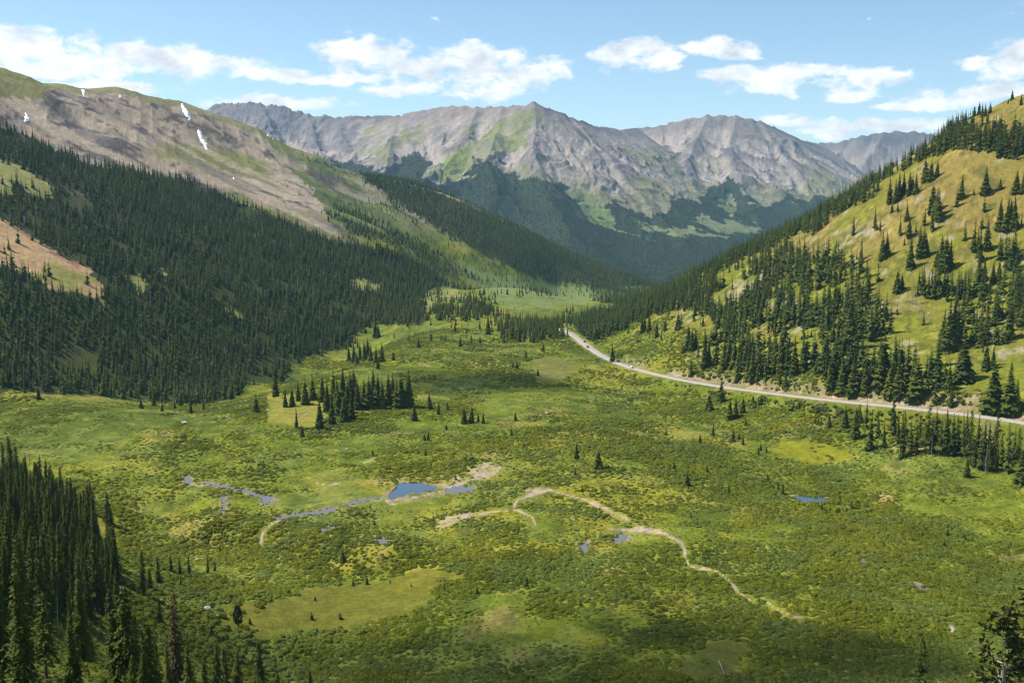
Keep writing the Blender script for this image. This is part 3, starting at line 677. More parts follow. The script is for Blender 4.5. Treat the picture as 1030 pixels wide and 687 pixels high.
# ------------------------------------------------------------------ water sheets
mw, nt, b = mat('still_water')
b.inputs['Base Color'].default_value = (.045, .075, .095, 1); b.inputs['Roughness'].default_value = .08; b.inputs['Specular IOR Level'].default_value = 1.0; b.inputs['IOR'].default_value = 1.6
L = nt.links; tc = node(nt, 'ShaderNodeTexCoord'); na = node(nt, 'ShaderNodeTexNoise'); na.inputs['Scale'].default_value = 1.4; na.inputs['Detail'].default_value = 3
bp = node(nt, 'ShaderNodeBump'); bp.inputs['Strength'].default_value = .12; bp.inputs['Distance'].default_value = .05
L.new(tc.outputs['Object'], na.inputs['Vector']); L.new(na.outputs['Fac'], bp.inputs['Height']); L.new(bp.outputs['Normal'], b.inputs['Normal'])
ms_, nts, bs_ = mat('silty_stream_water'); bs_.inputs['Base Color'].default_value = (.13, .125, .11, 1); bs_.inputs['Roughness'].default_value = .22; bs_.inputs['Specular IOR Level'].default_value = .55
WLAB = {'pond_mid': ('pond', 'largest pond, reflecting blue sky beside pale gravel in mid meadow'), 'pond_blue': ('pond', 'small bright blue pond in the willows on the right of the valley'),
        'stream_left': ('stream', 'thin grey blue stream leading left from the largest pond'), 'pool_left': ('pool', 'small pale pool at the far left end of the left channel'), 'channel_left': ('stream', 'shallow winding grey channel far left in the meadow'), 'stream_upper': ('stream', 'short thin stream piece just left of the largest pond'),
        'stream_small': ('stream', 'narrow side channel dropping from the leftmost winding channel'), 'pool_side': ('pool', 'flat grey pool just right of the largest pond'),
        'pool_bend': ('pool', 'small blue pool beside the sandy bend of the creek'), 'pool_low': ('pool', 'tiny pool among willows below the sandy creek loop'),
        'puddle': ('pool', 'tiny grey puddle in the willows below the largest pond'), 'puddle2': ('pool', 'thin grey puddle below the left stream'),
        'pool_shrub': ('pool', 'tiny dark pool hidden in the willows right of the creek'), 'pool_shrub2': ('pool', 'rightmost small pool hidden in the willows')}
def resample_poly(poly, step=1.2):
    out = []
    for (x1, y1), (x2, y2) in zip(poly, poly[1:] + poly[:1]):
        m = max(1, int(math.hypot(x2 - x1, y2 - y1) / step))
        for k in range(m): out.append((x1 + (x2 - x1) * k / m, y1 + (y2 - y1) * k / m))
    return np.array(out)
for k_, poly in WATER.items():
    if k_ not in WL: continue
    z = WL[k_]
    q = resample_poly(poly); a, e = ray(q[:, 0], q[:, 1]); Yq = z / e
    xy = np.column_stack([a * Yq, Yq]); c = xy.mean(0)
    d = xy - c; xy = xy + d / (np.linalg.norm(d, axis=1, keepdims=True) + 1e-6) * (fbm(xy[:, 0], xy[:, 1], 5, 3, 93)[:, None] * (2.6 if k_ == 'pond_mid' else 1.3) + .2)
    V_ = np.column_stack([xy, np.full(len(xy), z)])
    me = bpy.data.meshes.new('water'); me.from_pydata(V_.tolist(), [], [list(range(len(V_)))]); me.materials.append(mw if k_ in ('pond_mid', 'pond_blue') else ms_)
    if me.polygons[0].normal.z < 0: me.flip_normals()
    nm, lab = WLAB[k_]
    link(nm, me, label=lab, cat=nm if nm != 'pool' else 'pond', kind='structure')

# ------------------------------------------------------------------ snow patches draped on the mountain
SNOW = [([(80, 89.5), (87, 90.5), (88, 93), (86, 99), (83, 99), (82, 95), (79, 92)], 'small upright snow patch just under the skyline of the left mountain'),
        ([(21, 112), (27, 113), (33, 119), (30, 123), (22, 122), (24, 117)], 'leftmost snow patch low on the bare mountainside'),
        ([(117, 95), (124, 94), (123, 99), (118, 99)], 'tiny snow fleck near the left mountain crest'),
        ([(176, 102), (183, 104), (190, 110), (195, 119), (193, 122), (187, 116), (181, 111)], 'broad upper half of the long diagonal snow streak'),
        ([(195, 127), (199, 129), (203, 137), (210, 145), (214, 153), (209, 152), (203, 145), (197, 136)], 'narrow lower half of the long diagonal snow streak'),
        ([(262, 130), (268, 132), (280, 142), (277, 143), (266, 135)], 'thin pale snow line near the lower end of the crest'),
        ([(231, 175), (236, 178), (239, 184), (235, 182)], 'tiny snow fleck low on the scree above the forest')]
for poly, lab in SNOW:
    mx_ = sum(q[0] for q in poly) / len(poly); my_ = sum(q[1] for q in poly) / len(poly); sh_ = .62
    poly = [(mx_ + (q[0] - mx_) * (sh_ if q[0] else 1), my_ + (q[1] - my_) * (.9 if len(poly) > 5 else .8)) for q in poly]
    xs = [q[0] for q in poly]; ys = [q[1] for q in poly]; st = .6
    gx = np.arange(min(xs) - 1, max(xs) + 1.01, st); gy = np.arange(min(ys) - 1, max(ys) + 1.01, st)
    idx_ = {}; V_ = []; F_ = []
    jx = lambda px, py: (px + 1.0 * (vnoise(np.array([px * .9]), np.array([py * .9]), 5)[0] - .5) * 2, py + 1.0 * (vnoise(np.array([px * .9]), np.array([py * .9]), 6)[0] - .5) * 2)
    ins = np.zeros((len(gy), len(gx)), bool)
    for j, py in enumerate(gy):
        for i, px in enumerate(gx):
            ins[j, i] = bool(inpoly(np.array([jx(px, py)[0]]), np.array([jx(px, py)[1]]), poly)[0])
    def vert(j, i):
        if (j, i) not in idx_:
            p = hit(gx[i], gy[j])
            if p is None: return None
            edge = not (ins[max(j - 1, 0):j + 2, max(i - 1, 0):i + 2].all())
            p = p * (1 - .0011); p[2] += -.8 if edge else 1.6
            idx_[(j, i)] = len(V_); V_.append(p)
        return idx_[(j, i)]
    for j in range(len(gy) - 1):
        for i in range(len(gx) - 1):
            if ins[j:j + 2, i:i + 2].sum() >= 2:
                f = [vert(j, i), vert(j + 1, i), vert(j + 1, i + 1), vert(j, i + 1)]
                if None not in f: F_.append(f)
    if F_:
        link('snow_patch', new_mesh('snow_patch', np.array(V_), np.array(F_), M_snow, None, None, True), label=lab, cat='snow', group='snow patches on the left mountain')

# ------------------------------------------------------------------ tree meshes
def crown_arrays(h, R, levels, per, segs, seed, base=.08, droop=.5, power=.85, ragged=.3, sparse=0.0, wid=.30):
    r = np.random.default_rng(seed); V = []; F_ = []
    lean = r.normal(0, .01, 2)
    for l in range(levels):
        t = (l + .3 * r.random()) / levels
        z = h * (base + (1 - base) * t)
        prof = (1 - t) ** power * (.55 + .45 * min(1, (t + .06) / .16))
        lev = R * prof * (1 + ragged * (r.random() - .5)) + .05 * R * (1 - t)
        npb = max(3, int(round(per * (.55 + .45 * (1 - t)))))
        off = r.random() * 6.28
        for k in range(npb):
            if r.random() < sparse: continue
            ph = off + 6.283 * k / npb + r.normal(0, .16)
            Ln = max(.12, lev * (1 + ragged * r.normal(0, .55))); w = max(.16, Ln * wid * (1 + .25 * r.normal())) + .10
            up = .25 * (t - .45) + .06 * r.normal()
            dr = droop * (1 - t) + .12
            ux, uy = math.cos(ph), math.sin(ph); sx, sy = -uy, ux
            zz = z + r.normal(0, .25) * h / levels
            b0 = len(V)
            pts = []
            for s in range(segs + 1):
                q = s / segs; rad = Ln * q; dz = Ln * (up * q * 2.0 - dr * q * q)
                ww = w * (math.sin(min(1, q * 1.05) * math.pi * .83 + .32)) * (1 if s < segs else .25) * (1 + .35 * (r.random() - .5))
                cx, cy, cz = lean[0] * zz + ux * rad, lean[1] * zz + uy * rad, zz + dz
                V.append((cx, cy, cz)); sag = ww * (.55 + .3 * r.random())
                back = Ln * .10 * r.random()
                V.append((cx + sx * ww - ux * back, cy + sy * ww - uy * back, cz - sag)); V.append((cx - sx * ww - ux * back, cy - sy * ww - uy * back, cz - sag * (.8 + .4 * r.random())))
            for s in range(segs):
                a = b0 + 3 * s; c = a + 3
                F_.append((a, c, c + 1, a + 1)); F_.append((a, a + 2, c + 2, c))
    # leader
    b0 = len(V); tip = h * 1.03
    for k in range(3):
        a = k * 2.1; V.append((math.cos(a) * .06 * R, math.sin(a) * .06 * R, h * .95))
    V.append((lean[0] * h, lean[1] * h, tip))
    F_ += [(b0, b0 + 1, b0 + 3), (b0 + 1, b0 + 2, b0 + 3), (b0 + 2, b0, b0 + 3)]
    return np.array(V), F_
def trunk_arrays(h, r0, sides=7, bend=.01, seed=0, top=.97, rings=6):
    r = np.random.default_rng(seed); V = []; F_ = []
    px = py = 0
    for k in range(rings):
        t = k / (rings - 1); rad = r0 * (1 - t) ** .9 + .015; z = -.6 + (h * top + .6) * t
        px += r.normal(0, bend) * h / rings; py += r.normal(0, bend) * h / rings
        if k == 0: rad *= 1.25
        for s in range(sides):
            a = 6.2832 * s / sides; V.append((px * t + math.cos(a) * rad, py * t + math.sin(a) * rad, z))
    for k in range(rings - 1):
        for s in range(sides):
            a = k * sides + s; b = k * sides + (s + 1) % sides; F_.append((a, b, b + sides, a + sides))
    F_.append(tuple(range((rings - 1) * sides, rings * sides)))
    return np.array(V), F_
def limbs_arrays(h, n, R, seed, z0=.1, z1=.9, up=.15):
    """bare dead branches"""
    r = np.random.default_rng(seed); V = []; F_ = []
    for k in range(n):
        t = z0 + (z1 - z0) * r.random(); ph = r.random() * 6.28; Ln = R * (1.1 - t) * (.5 + .7 * r.random()); z = h * t; rad = .035 + .03 * (1 - t)
        d = np.array([math.cos(ph), math.sin(ph), up * r.normal() - .1]); s = np.array([-d[1], d[0], 0]); u = np.array([0, 0, 1])
        b0 = len(V)
        for a, f in ((0, 1), (1, .3)):
            p = np.array([0, 0, z]) + d * Ln * a
            for g in range(3):
                an = 2.094 * g; V.append(tuple(p + (s * math.cos(an) + u * math.sin(an)) * rad * f))
        for g in range(3):
            F_.append((b0 + g, b0 + (g + 1) % 3, b0 + 3 + (g + 1) % 3, b0 + 3 + g))
    return np.array(V), F_
def merge(parts):
    V = []; F_ = []; I = []; o = 0
    for (v, f, i) in parts:
        V.append(v); F_ += [tuple(q + o for q in g) for g in f]; I += [i] * len(f); o += len(v)
    return np.concatenate(V), F_, I
H0 = 15.0
KINDS_ = {}
def kind(nm, R, levels, per, segs, seed, trunk=.2, needle=M_needle, **kw):
    cv = crown_arrays(H0, R, levels, per, segs, seed, **kw); tv = trunk_arrays(H0, trunk, seed=seed)
    KINDS_[nm] = (new_mesh(nm + '_crown', cv[0], cv[1], needle), new_mesh(nm + '_trunk', tv[0], tv[1], M_bark))
kind('full', 2.35, 30, 11, 3, 1, base=.05, droop=.55)
kind('full_b', 2.15, 32, 10, 3, 2, base=.07, droop=.5, ragged=.4)
kind('slim', 1.55, 34, 8, 3, 3, base=.08, droop=.7, ragged=.5, sparse=.08)
kind('slim_b', 1.35, 30, 8, 3, 4, base=.16, droop=.7, ragged=.6, sparse=.14)
kind('broad', 3.6, 24, 12, 3, 5, base=.02, droop=.4, power=.9)
def spray_crown(R, levels, per, seed, base, ragged, sparse):
    """crown of drooping branches, each hung with many small needle sprays"""
    r = np.random.default_rng(seed); V = []; F_ = []
    for l in range(levels):
        t = (l + .5 * r.random()) / levels; z = H0 * (base + (1 - base) * t)
        prof = R * ((1 - t) ** .8 * (.6 + .4 * min(1, (t + .05) / .15)) * (1 + ragged * r.normal(0, .3)) + .035)
        for k in range(max(3, int(per * (.5 + .5 * (1 - t))))):
            if r.random() < sparse: continue
            ph = r.random() * 6.283; Ln = max(.15, prof * (1 + ragged * r.normal(0, .45))); ux, uy = math.cos(ph), math.sin(ph); up = .3 * (t - .5) + .1 * r.normal(); dr = .55 * (1 - t) + .15
            m = max(3, int(4 + Ln * 6))
            for q in range(m):
                a = (q + r.random()) / m; a = .12 + .92 * a; c = np.array([ux * Ln * a, uy * Ln * a, z + Ln * (up * 1.6 * a - dr * a * a)]) + r.normal(0, .05, 3)
                side = r.normal() * .9; d = np.array([ux - uy * side, uy + ux * side, -.45 - .5 * r.random()]); d /= np.linalg.norm(d); e = np.cross(d, [0, 0, 1.0]) + r.normal(0, .35, 3); e /= np.linalg.norm(e)
                s = (.20 + .20 * r.random()) * (1 - .3 * t); w = s * .42
                b0 = len(V); V += [tuple(c - e * w * .5), tuple(c + e * w * .5), tuple(c + d * s + e * w), tuple(c + d * s * 1.35), tuple(c + d * s - e * w)]; F_.append((b0, b0 + 1, b0 + 2, b0 + 3, b0 + 4))
    for k in range(10):
        a = r.random() * 6.28; z = H0 * (.95 + .07 * k / 10); b0 = len(V); c = np.array([0, 0, z]); d = np.array([math.cos(a) * .4, math.sin(a) * .4, .8]); e = np.array([-math.sin(a), math.cos(a), 0]); V += [tuple(c - e * .05), tuple(c + e * .05), tuple(c + d * .28)]; F_.append((b0, b0 + 1, b0 + 2))
    return np.array(V), F_
def fine_kind(nm, seed, needle=M_needle, **kw):
    cv = spray_crown(seed=seed, **kw); tv = trunk_arrays(H0, .17, seed=seed); lv = limbs_arrays(H0, 40, kw['R'] * .8, seed, .03, .5, .05); V2, F2, _ = merge([(tv[0], tv[1], 0), (lv[0], lv[1], 0)])
    KINDS_[nm] = (new_mesh(nm + '_crown', cv[0], cv[1], needle), new_mesh(nm + '_trunk', V2, F2, M_bark)); FINE[nm] = [(cv[0], cv[1], 0), (V2, F2, 1)]
FINE = {}
fine_kind('fine', 8, R=1.95, levels=52, per=13, base=.04, ragged=.5, sparse=.03)
fine_kind('fine_slim', 9, R=1.35, levels=54, per=11, base=.07, ragged=.7, sparse=.10)
fine_kind('fine_b', 10, R=1.65, levels=50, per=12, base=.09, ragged=.65, sparse=.08)
fine_kind('sparse', 11, R=1.6, levels=44, per=8, base=.30, ragged=.8, sparse=.2)
fine_kind('rusty', 12, needle=M_rust, R=1.6, levels=48, per=10, base=.10, ragged=.7, sparse=.12)
# rounded pine on a bare stem
def pine():
    r = np.random.default_rng(21); V = []; F_ = []
    for k in range(230):
        t = r.random(); ph = r.random() * 6.28
        z = H0 * (.42 + .56 * t); rad = 2.7 * math.sin(math.pi * (.12 + .84 * t)) ** .7 * (.35 + .65 * r.random() ** .5)
        c = np.array([math.cos(ph) * rad, math.sin(ph) * rad, z]); b0 = len(V)
        for q in range(5):
            d = r.normal(size=3); d[2] = abs(d[2]) * .5; d /= np.linalg.norm(d); e = np.cross(d, r.normal(size=3)); e /= np.linalg.norm(e)
            s = .5 + .35 * r.random(); b0 = len(V); V += [tuple(c - e * .28), tuple(c + e * .28), tuple(c + d * s + e * .2), tuple(c + d * s - e * .2)]; F_.append((b0, b0 + 1, b0 + 2, b0 + 3))
    tv = trunk_arrays(H0, .2, seed=22, top=.9)
    lv = limbs_arrays(H0, 26, 2.6, 23, .45, .95, .4)
    V2, F2, _ = merge([(tv[0], tv[1], 0), (lv[0], lv[1], 0)])
    KINDS_['pine'] = (new_mesh('pine_crown', np.array(V), F_, M_pine), new_mesh('pine_trunk', V2, F2, M_bark))
pine()
# gnarled open-branched pine seen close at the right edge
def gnarled(seed, nm):
    r = np.random.default_rng(seed); V = []; F_ = []; LV = []; LF = []
    tv = trunk_arrays(H0, .26, seed=seed, bend=.03)
    for k in range(46):
        t = .18 + .78 * k / 46; ph = r.random() * 6.28; Ln = 3.1 * (1.08 - t) * (.55 + .75 * r.random()); z = H0 * t
        d = np.array([math.cos(ph), math.sin(ph), .12 + .25 * r.normal()]); p0 = np.array([0, 0, z])
        s = np.array([-d[1], d[0], 0]); b0 = len(LV)
        for a, f in ((0, .08), (.55, .05), (1, .02)):
            p = p0 + d * Ln * a + np.array([0, 0, .25 * Ln * a * a])
            for g in range(3): an = 2.094 * g; LV.append(tuple(p + (s * math.cos(an) + np.array([0, 0, 1]) * math.sin(an)) * f))
        for m in range(2):
            for g in range(3): LF.append((b0 + 3 * m + g, b0 + 3 * m + (g + 1) % 3, b0 + 3 * m + 3 + (g + 1) % 3, b0 + 3 * m + 3 + g))
        if r.random() < .14: continue
        for q in range(10):
            a = .35 + .68 * r.random() ** .7; c = p0 + d * Ln * a + np.array([0, 0, .25 * Ln * a * a]) + r.normal(0, .16, 3)
            for w_ in range(4):
                dd = r.normal(size=3) + d * .8; dd /= np.linalg.norm(dd); e = np.cross(dd, r.normal(size=3)); e /= np.linalg.norm(e)
                s_ = .32 + .25 * r.random(); b1 = len(V); V += [tuple(c - e * .07), tuple(c + e * .07), tuple(c + dd * s_ + e * .13), tuple(c + dd * s_ - e * .13)]; F_.append((b1, b1 + 1, b1 + 2, b1 + 3))
    V2, F2, _ = merge([(tv[0], tv[1], 0), (np.array(LV), LF, 0)])
    KINDS_[nm] = (new_mesh(nm + '_crown', np.array(V), F_, M_pine), new_mesh(nm + '_trunk', V2, F2, M_grey))
gnarled(31, 'gnarled'); gnarled(32, 'gnarled_b')
def snag(seed, nm, n=60):
    tv = trunk_arrays(H0, .18, seed=seed, bend=.02); lv = limbs_arrays(H0, n, 1.5, seed)
    KINDS_[nm] = (new_mesh(nm + '_branches', lv[0], lv[1], M_grey), new_mesh(nm + '_trunk', tv[0], tv[1], M_grey))
snag(41, 'snag'); snag(42, 'snag_b')

# ------------------------------------------------------------------ trees placed one by one (photo sight line of the foot, height in photo pixels)
trees = []
def put(px, py, hp, kd, label, group=None, name='spruce_tree', wf=1.0, Y=None, cat='tree'):
    if Y is not None:
        a, e = ray(px, py); x, y = float(a) * Y, Y; z = float(ground_z(x, y)); zt = None
        # height from the traced tip
        p = np.array([x, y, z])
    else:
        p = hit(px, py)
        if p is None: return
    if hp < 17 and Y is None and py > 330: hp = hp * 1.25 + .8; wf = wf * 1.15
    if Y is not None:
        h = float(ray(px, py - hp)[1]) * Y - p[2]
    else:
        if px > 835 and py < 425: hp *= 1.16; wf *= 1.06
        elif px > 850 and 425 < py < 490: hp *= 1.25; wf *= 1.0
        elif px < 330 and py > 560 and kd != 'pine': hp *= 1.08; wf *= 1.2 if kd != 'rusty' else 1.0
        h = hp / F * p[1]
    trees.append(dict(p=p, h=h, kd=kd, label=label, group=group, name=name, wf=wf, hp=hp, px=px, cat=cat, hand=True))
ORD = ['first', 'second', 'third', 'fourth', 'fifth', 'sixth', 'seventh', 'eighth', 'ninth', 'tenth']
def row(items, what, where, group, kd=('full', 'full_b'), **kw):
    """items (px, py, h[, wf]); a label for each: counted from the left in small rows, by look in larger ones"""
    items = sorted(items); nn_ = len(items)
    order = sorted(range(nn_), key=lambda i: -items[i][2])
    for i, it in enumerate(items):
        if nn_ == 1: lab = f'{what} {where}'
        elif nn_ == 2: lab = f'{"left" if i == 0 else "right"} one of the two {what}s {where}'
        elif nn_ <= 9: lab = ('leftmost' if i == 0 else 'rightmost' if i == nn_ - 1 else ORD[i]) + (f' {what} {where}' if i in (0, nn_ - 1) else f' {what} from the left {where}')
        else:
            lab = ('tallest ' if i == order[0] else 'leftmost ' if i == 0 else 'rightmost ' if i == nn_ - 1 else 'shortest ' if i == order[-1] else '') + f'{what} {where}'
        k_ = kd if isinstance(kd, str) else kd[(i * 7 + int(it[0])) % len(kd)]
        put(it[0], it[1], it[2], k_, lab, group if nn_ > 1 else kw.get('grp'), wf=it[3] if len(it) > 3 else 1.0, **{a: b for a, b in kw.items() if a != 'grp'})
FULL = ('full', 'full_b', 'broad'); MIX = ('full', 'full_b', 'slim', 'slim_b'); THIN = ('slim', 'slim_b', 'sparse', 'slim')
# hill top and upper grass
row([(980, 118, 10), (984.5, 116, 12), (988, 118, 12), (991, 117, 11), (996, 114, 10)], 'small spruce', 'in the row on the hill crest', 'row of spruces on the hill crest', FULL)
row([(1014, 104.5, 5), (1018, 101, 9), (1027, 106, 10)], 'small spruce', 'at the very top of the grassy hill', 'spruces at the top of the hill', FULL)
row([(956, 135, 14), (963, 131, 14), (971, 127, 14)], 'spruce', 'standing against the sky at the end of the hill belt', 'spruces against the sky', FULL)
row([(991, 195, 24, 1.25)], 'broad lone spruce', 'standing alone in the upper golden grass of the hill', None, 'full')
row([(1006, 190.5, 10)], 'small lone spruce', 'right of the broad lone spruce on the upper hill', None, 'broad')
row([(979.5, 196.5, 8)], 'tiny spruce', 'left of the broad lone spruce on the upper hill', None, 'slim')
row([(966.5, 200, 21), (962, 208, 17)], 'leaning spruce', 'touching each other on the upper golden grass', 'touching spruces on the upper grass', ('slim', 'full'))
row([(1022, 193.5, 19, 1.5), (1029, 194, 17, 1.2)], 'bushy spruce', 'on the upper hill cut by the frame', 'bushy spruces by the right edge', 'full')
row([(938, 214, 26), (944, 222, 27), (941, 219, 26)], 'spruce', 'in the tight trio at the middle of the upper grass', 'trio of spruces on the upper grass', FULL)
row([(1006, 213, 9), (1017, 212, 11)], 'small pointed spruce', 'above the tight four tall spruces', 'small pointed spruces')
row([(942.5, 178, 15), (931, 182, 20), (936, 182, 18), (918, 194, 14), (909, 196, 20), (915, 196, 20), (921, 195, 18)], 'spruce', 'in the clump just below the belt', 'clump of spruces below the belt', FULL)
row([(895, 205, 22), (901, 204, 20), (904, 200, 22)], 'spruce', 'in the group leading down from the belt', 'group of spruces below the belt')
row([(858, 237, 17), (880, 232, 22), (885, 233, 13), (892, 258, 22), (887.5, 261, 24)], 'spruce', 'on the upper left grass of the hill', 'spruces on the upper left of the hill', MIX)
row([(905, 237, 18), (914, 239, 20), (921, 234, 10), (903, 213, 10), (897, 214, 9), (912, 222, 16), (909.5, 247, 8)], 'small spruce', 'in the loose scatter on bare grass', 'loose scatter of small spruces', MIX)
row([(915.5, 270, 28)], 'narrow spruce', 'alone on the grass left of the wide dark clump', None, 'full')
row([(925, 259, 28), (929, 258, 26), (932, 257, 20)], 'tall spruce', 'in the upright clump above the wide dark clump', 'upright clump of spruces', 'full')
row([(929.5, 227, 16), (937.5, 232, 20)], 'slim spruce', 'just below the trio on the upper grass', 'slim spruces below the trio', 'slim')
row([(942, 268, 18), (947, 270, 28), (951, 271, 30), (955, 270, 25)], 'dark spruce', 'in the wide dark hillside clump', 'wide dark clump of spruces', FULL)
row([(979, 254, 30), (985.5, 263, 33), (992.5, 251.5, 27), (984, 250, 20)], 'tall spruce', 'in the fan right of the dark clump', 'fan of tall spruces', MIX)
row([(1005.5, 231, 28), (1011, 233, 28), (1016, 232, 26), (1020, 231, 30)], 'tall spruce', 'in the tight four on the right upper hill', 'tight four of tall spruces', FULL)
row([(984.5, 291, 35), (998.6, 284, 20), (1004, 283, 20), (990, 282, 20)], 'spruce', 'below the fan of tall trees on the hill', 'spruces below the fan', MIX)
row([(902, 294, 21), (907, 291, 14)], 'spruce', 'by the grassy hollow below the narrow lone tree', 'spruces by the hollow', FULL)
row([(953, 354, 46), (958, 352, 44), (948, 350, 34), (962, 349, 38)], 'tall dark spruce', 'in the high clump above the road', 'high clump of dark spruces', FULL)
row([(969, 383, 40, 1.5), (965, 380, 30)], 'wide dark spruce', 'on the open grass above the road', 'wide dark spruces on the lower grass', 'full')
row([(991.6, 372, 28), (998.6, 367.7, 18)], 'spruce', 'on the right lower grass with a short neighbour', 'spruces with short neighbour', 'full')
row([(998.6, 416, 48, 1.1), (1014, 417, 48, 1.2), (1022, 417, 32)], 'large spruce', 'standing beside the road at the right edge', 'large spruces beside the road', FULL)
row([(954, 393, 26), (957, 409, 20)], 'bright green spruce', 'right of the big cluster by the road', 'bright spruces at the foot of the hill', FULL)
row([(1015, 341, 35), (1025, 327, 26), (1021, 322, 30), (1029, 330, 34)], 'spruce', 'in the group at the right edge of the hill', 'right edge group of spruces', FULL)
row([(616, 364, 19, 1.1)], 'lone dark spruce', 'standing right beside the bend of the road', None, 'full')
row([(682, 331.6, 14)], 'lone small spruce', 'on the smooth green grass above the road bend', None, 'broad')
row([(669, 333, 10), (660.5, 339.5, 18), (652.6, 335, 22), (645.6, 336, 20), (648, 334, 20)], 'spruce', 'at the lower edge of the wood on the smooth grass', 'spruces at the wood edge above the bend', FULL)
row([(692, 352, 26), (696, 353, 24), (700, 351, 20), (707, 328, 10)], 'spruce', 'in the small clump left on the smooth slope', 'small clump left on the smooth slope', FULL)
row([(709, 371, 34), (720, 366.6, 20), (713, 369, 28)], 'spruce', 'in the clump right of the small left clump', 'second clump on the smooth slope', FULL)
row([(694.5, 379, 23)], 'slim ragged spruce', 'between the road and the small left clump', None, 'slim')
row([(728, 367, 28), (733, 369, 32), (738, 370, 34), (744, 372, 34), (750, 372, 34), (756, 385, 42), (763, 380, 35), (741, 384, 30), (784, 388, 16), (790, 391, 20), (770, 382, 26)], 'spruce', 'in the wall of trees above the middle of the road', 'wall of spruces above the road', MIX)
row([(829, 374, 36, 1.2), (808, 369, 34), (799, 377, 40), (780, 374, 40), (786, 376, 42), (854, 353, 52, .9), (835, 394, 34), (847, 396, 32), (858, 396, 34), (870, 395, 30), (894, 398, 30), (899, 395, 28), (904, 397, 32), (921, 400, 36, 1.2), (886, 390, 36)], 'spruce', 'along the lower edge of the big hillside cluster', 'lower edge of the big hillside cluster', FULL)
# below the road
row([(725, 404, 23, 1.5)], 'wide dark spruce', 'touching the lower edge of the road', None, 'full')
row([(712.7, 412.5, 14, 1.3)], 'short bushy spruce', 'left of the wide dark spruce below the road', None, 'broad')
row([(734, 422, 24, 1.2), (740, 420, 22, 1.2), (747, 416, 19, 1.3)], 'dark bushy spruce', 'in the low dark clump below the road', 'low dark clump below the road', 'full')
row([(757, 407, 8)], 'tiny spruce', 'between the low dark clump and the round shrubs', None, 'broad')
row([(717, 437.7, 9), (737, 444, 11, 1.2), (704, 446, 8), (747, 447, 8), (743, 442, 6), (750, 428, 7)], 'small meadow spruce', 'around the tan grass knoll below the road', 'small spruces around the knoll', FULL)
row([(765, 453, 6), (762.6, 457, 6), (771, 455, 4)], 'tiny spruce', 'left of the yellow green flat', 'tiny spruces by the yellow flat', 'broad')
row([(820, 426, 6), (823, 427, 6), (826, 427, 6), (834, 430.7, 13), (850, 430, 23, 1.1), (860.5, 441, 26, 1.1), (865, 427, 18)], 'spruce', 'in the open row under the road toward the right', 'open row under the road', FULL)
row([(711, 476, 8), (691, 488.6, 12, 1.3), (733, 496, 8), (772, 485, 8), (782.5, 493, 8), (787, 497.5, 10), (826, 513.7, 9)], 'small willow meadow spruce', 'around the small blue pond', 'small spruces around the blue pond', FULL)
row([(861, 441, 28), (874.5, 453, 31, 1.2), (871, 432, 22), (889, 451, 25, .9), (898, 438, 40, 1.0), (907.7, 460, 40, .8), (916, 455, 28), (921, 455, 26), (930.5, 456, 42), (937, 455, 30), (945, 458, 30), (951, 450, 32), (957.6, 458, 36), (963, 452, 30), (969, 458, 36), (976, 467, 46), (979.5, 469, 26), (986.5, 472, 38), (990, 462, 34), (993.5, 474, 26), (999.6, 463, 42), (1002, 473, 20), (1007, 468, 30), (1013.6, 475, 42), (1018.8, 464, 30), (910, 448, 30), (903, 446, 28), (983, 458, 36), (972, 452, 34), (1024, 465, 30), (925, 448, 24), (941, 446, 30), (953, 444, 28), (883, 440, 22), (995, 455, 28)], 'thin spruce', 'in the open stand below the right end of the road', 'thin open stand below the road', THIN)
row([(972.5, 479.5, 18, 1.2)], 'short dark spruce', 'in front of the thin open stand', None, 'full')
row([(1026.5, 488, 30, 1.6)], 'wide spruce', 'in front of the thin stand at the right edge', None, 'full')
row([(953, 539, 6), (971, 544, 6)], 'tiny spruce', 'lost in the willows at the right', 'tiny spruces in the right willows', 'broad')
# centre meadow
row([(580, 461.6, 14)], 'slim small spruce', 'left of the small dark spruce in mid meadow', None, 'full')
row([(601.5, 470.6, 15, 1.3)], 'small dark cone shaped spruce', 'alone in the centre of the meadow', None, 'broad')
row([(578.5, 478, 6), (585.7, 494, 5), (527, 451, 5), (678, 472, 7), (584, 609, 6), (529.6, 590, 10), (480, 597, 7), (447, 593, 5), (369, 587.5, 7), (355, 589, 6), (375, 458, 5), (428, 458, 5)], 'tiny spruce', 'scattered through the open willow meadow', 'tiny spruces scattered in the meadow', 'broad')
row([(345, 565, 11, 1.2)], 'small round dark spruce', 'below the thin puddles in the left meadow', None, 'broad')
row([(416.8, 423, 18, 1.5)], 'wide squat dark spruce', 'in front of the right end of the middle grove', None, 'full')
row([(432, 411.5, 14, 1.2), (441, 416.5, 10), (450, 413.5, 8)], 'dark spruce', 'trailing right from the wide squat spruce', 'spruces trailing right of the grove', FULL)
row([(467, 426, 14), (474, 425, 16), (481, 424, 8), (486, 425.5, 9)], 'spruce', 'in the little group in the centre meadow', 'little group in the centre meadow', FULL)
row([(518.5, 423, 7), (514.5, 438, 6), (427, 443, 6), (430.6, 443, 7), (449, 432, 5), (516, 371, 6), (520, 372, 7), (541, 378, 6), (529, 360.6, 7), (546, 353.6, 7)], 'tiny dark spruce', 'dotted over the green rise left of the road', 'tiny spruces on the green rise', 'broad')
row([(463, 348.5, 9), (421, 349.5, 8), (444, 342, 5), (457.5, 334, 8), (482.5, 345, 6), (506.6, 345, 7), (491, 336, 15), (482.5, 331, 6), (474, 342, 5), (522, 344, 11)], 'small spruce', 'dotted over the far bright meadow', 'small spruces on the far meadow', FULL)
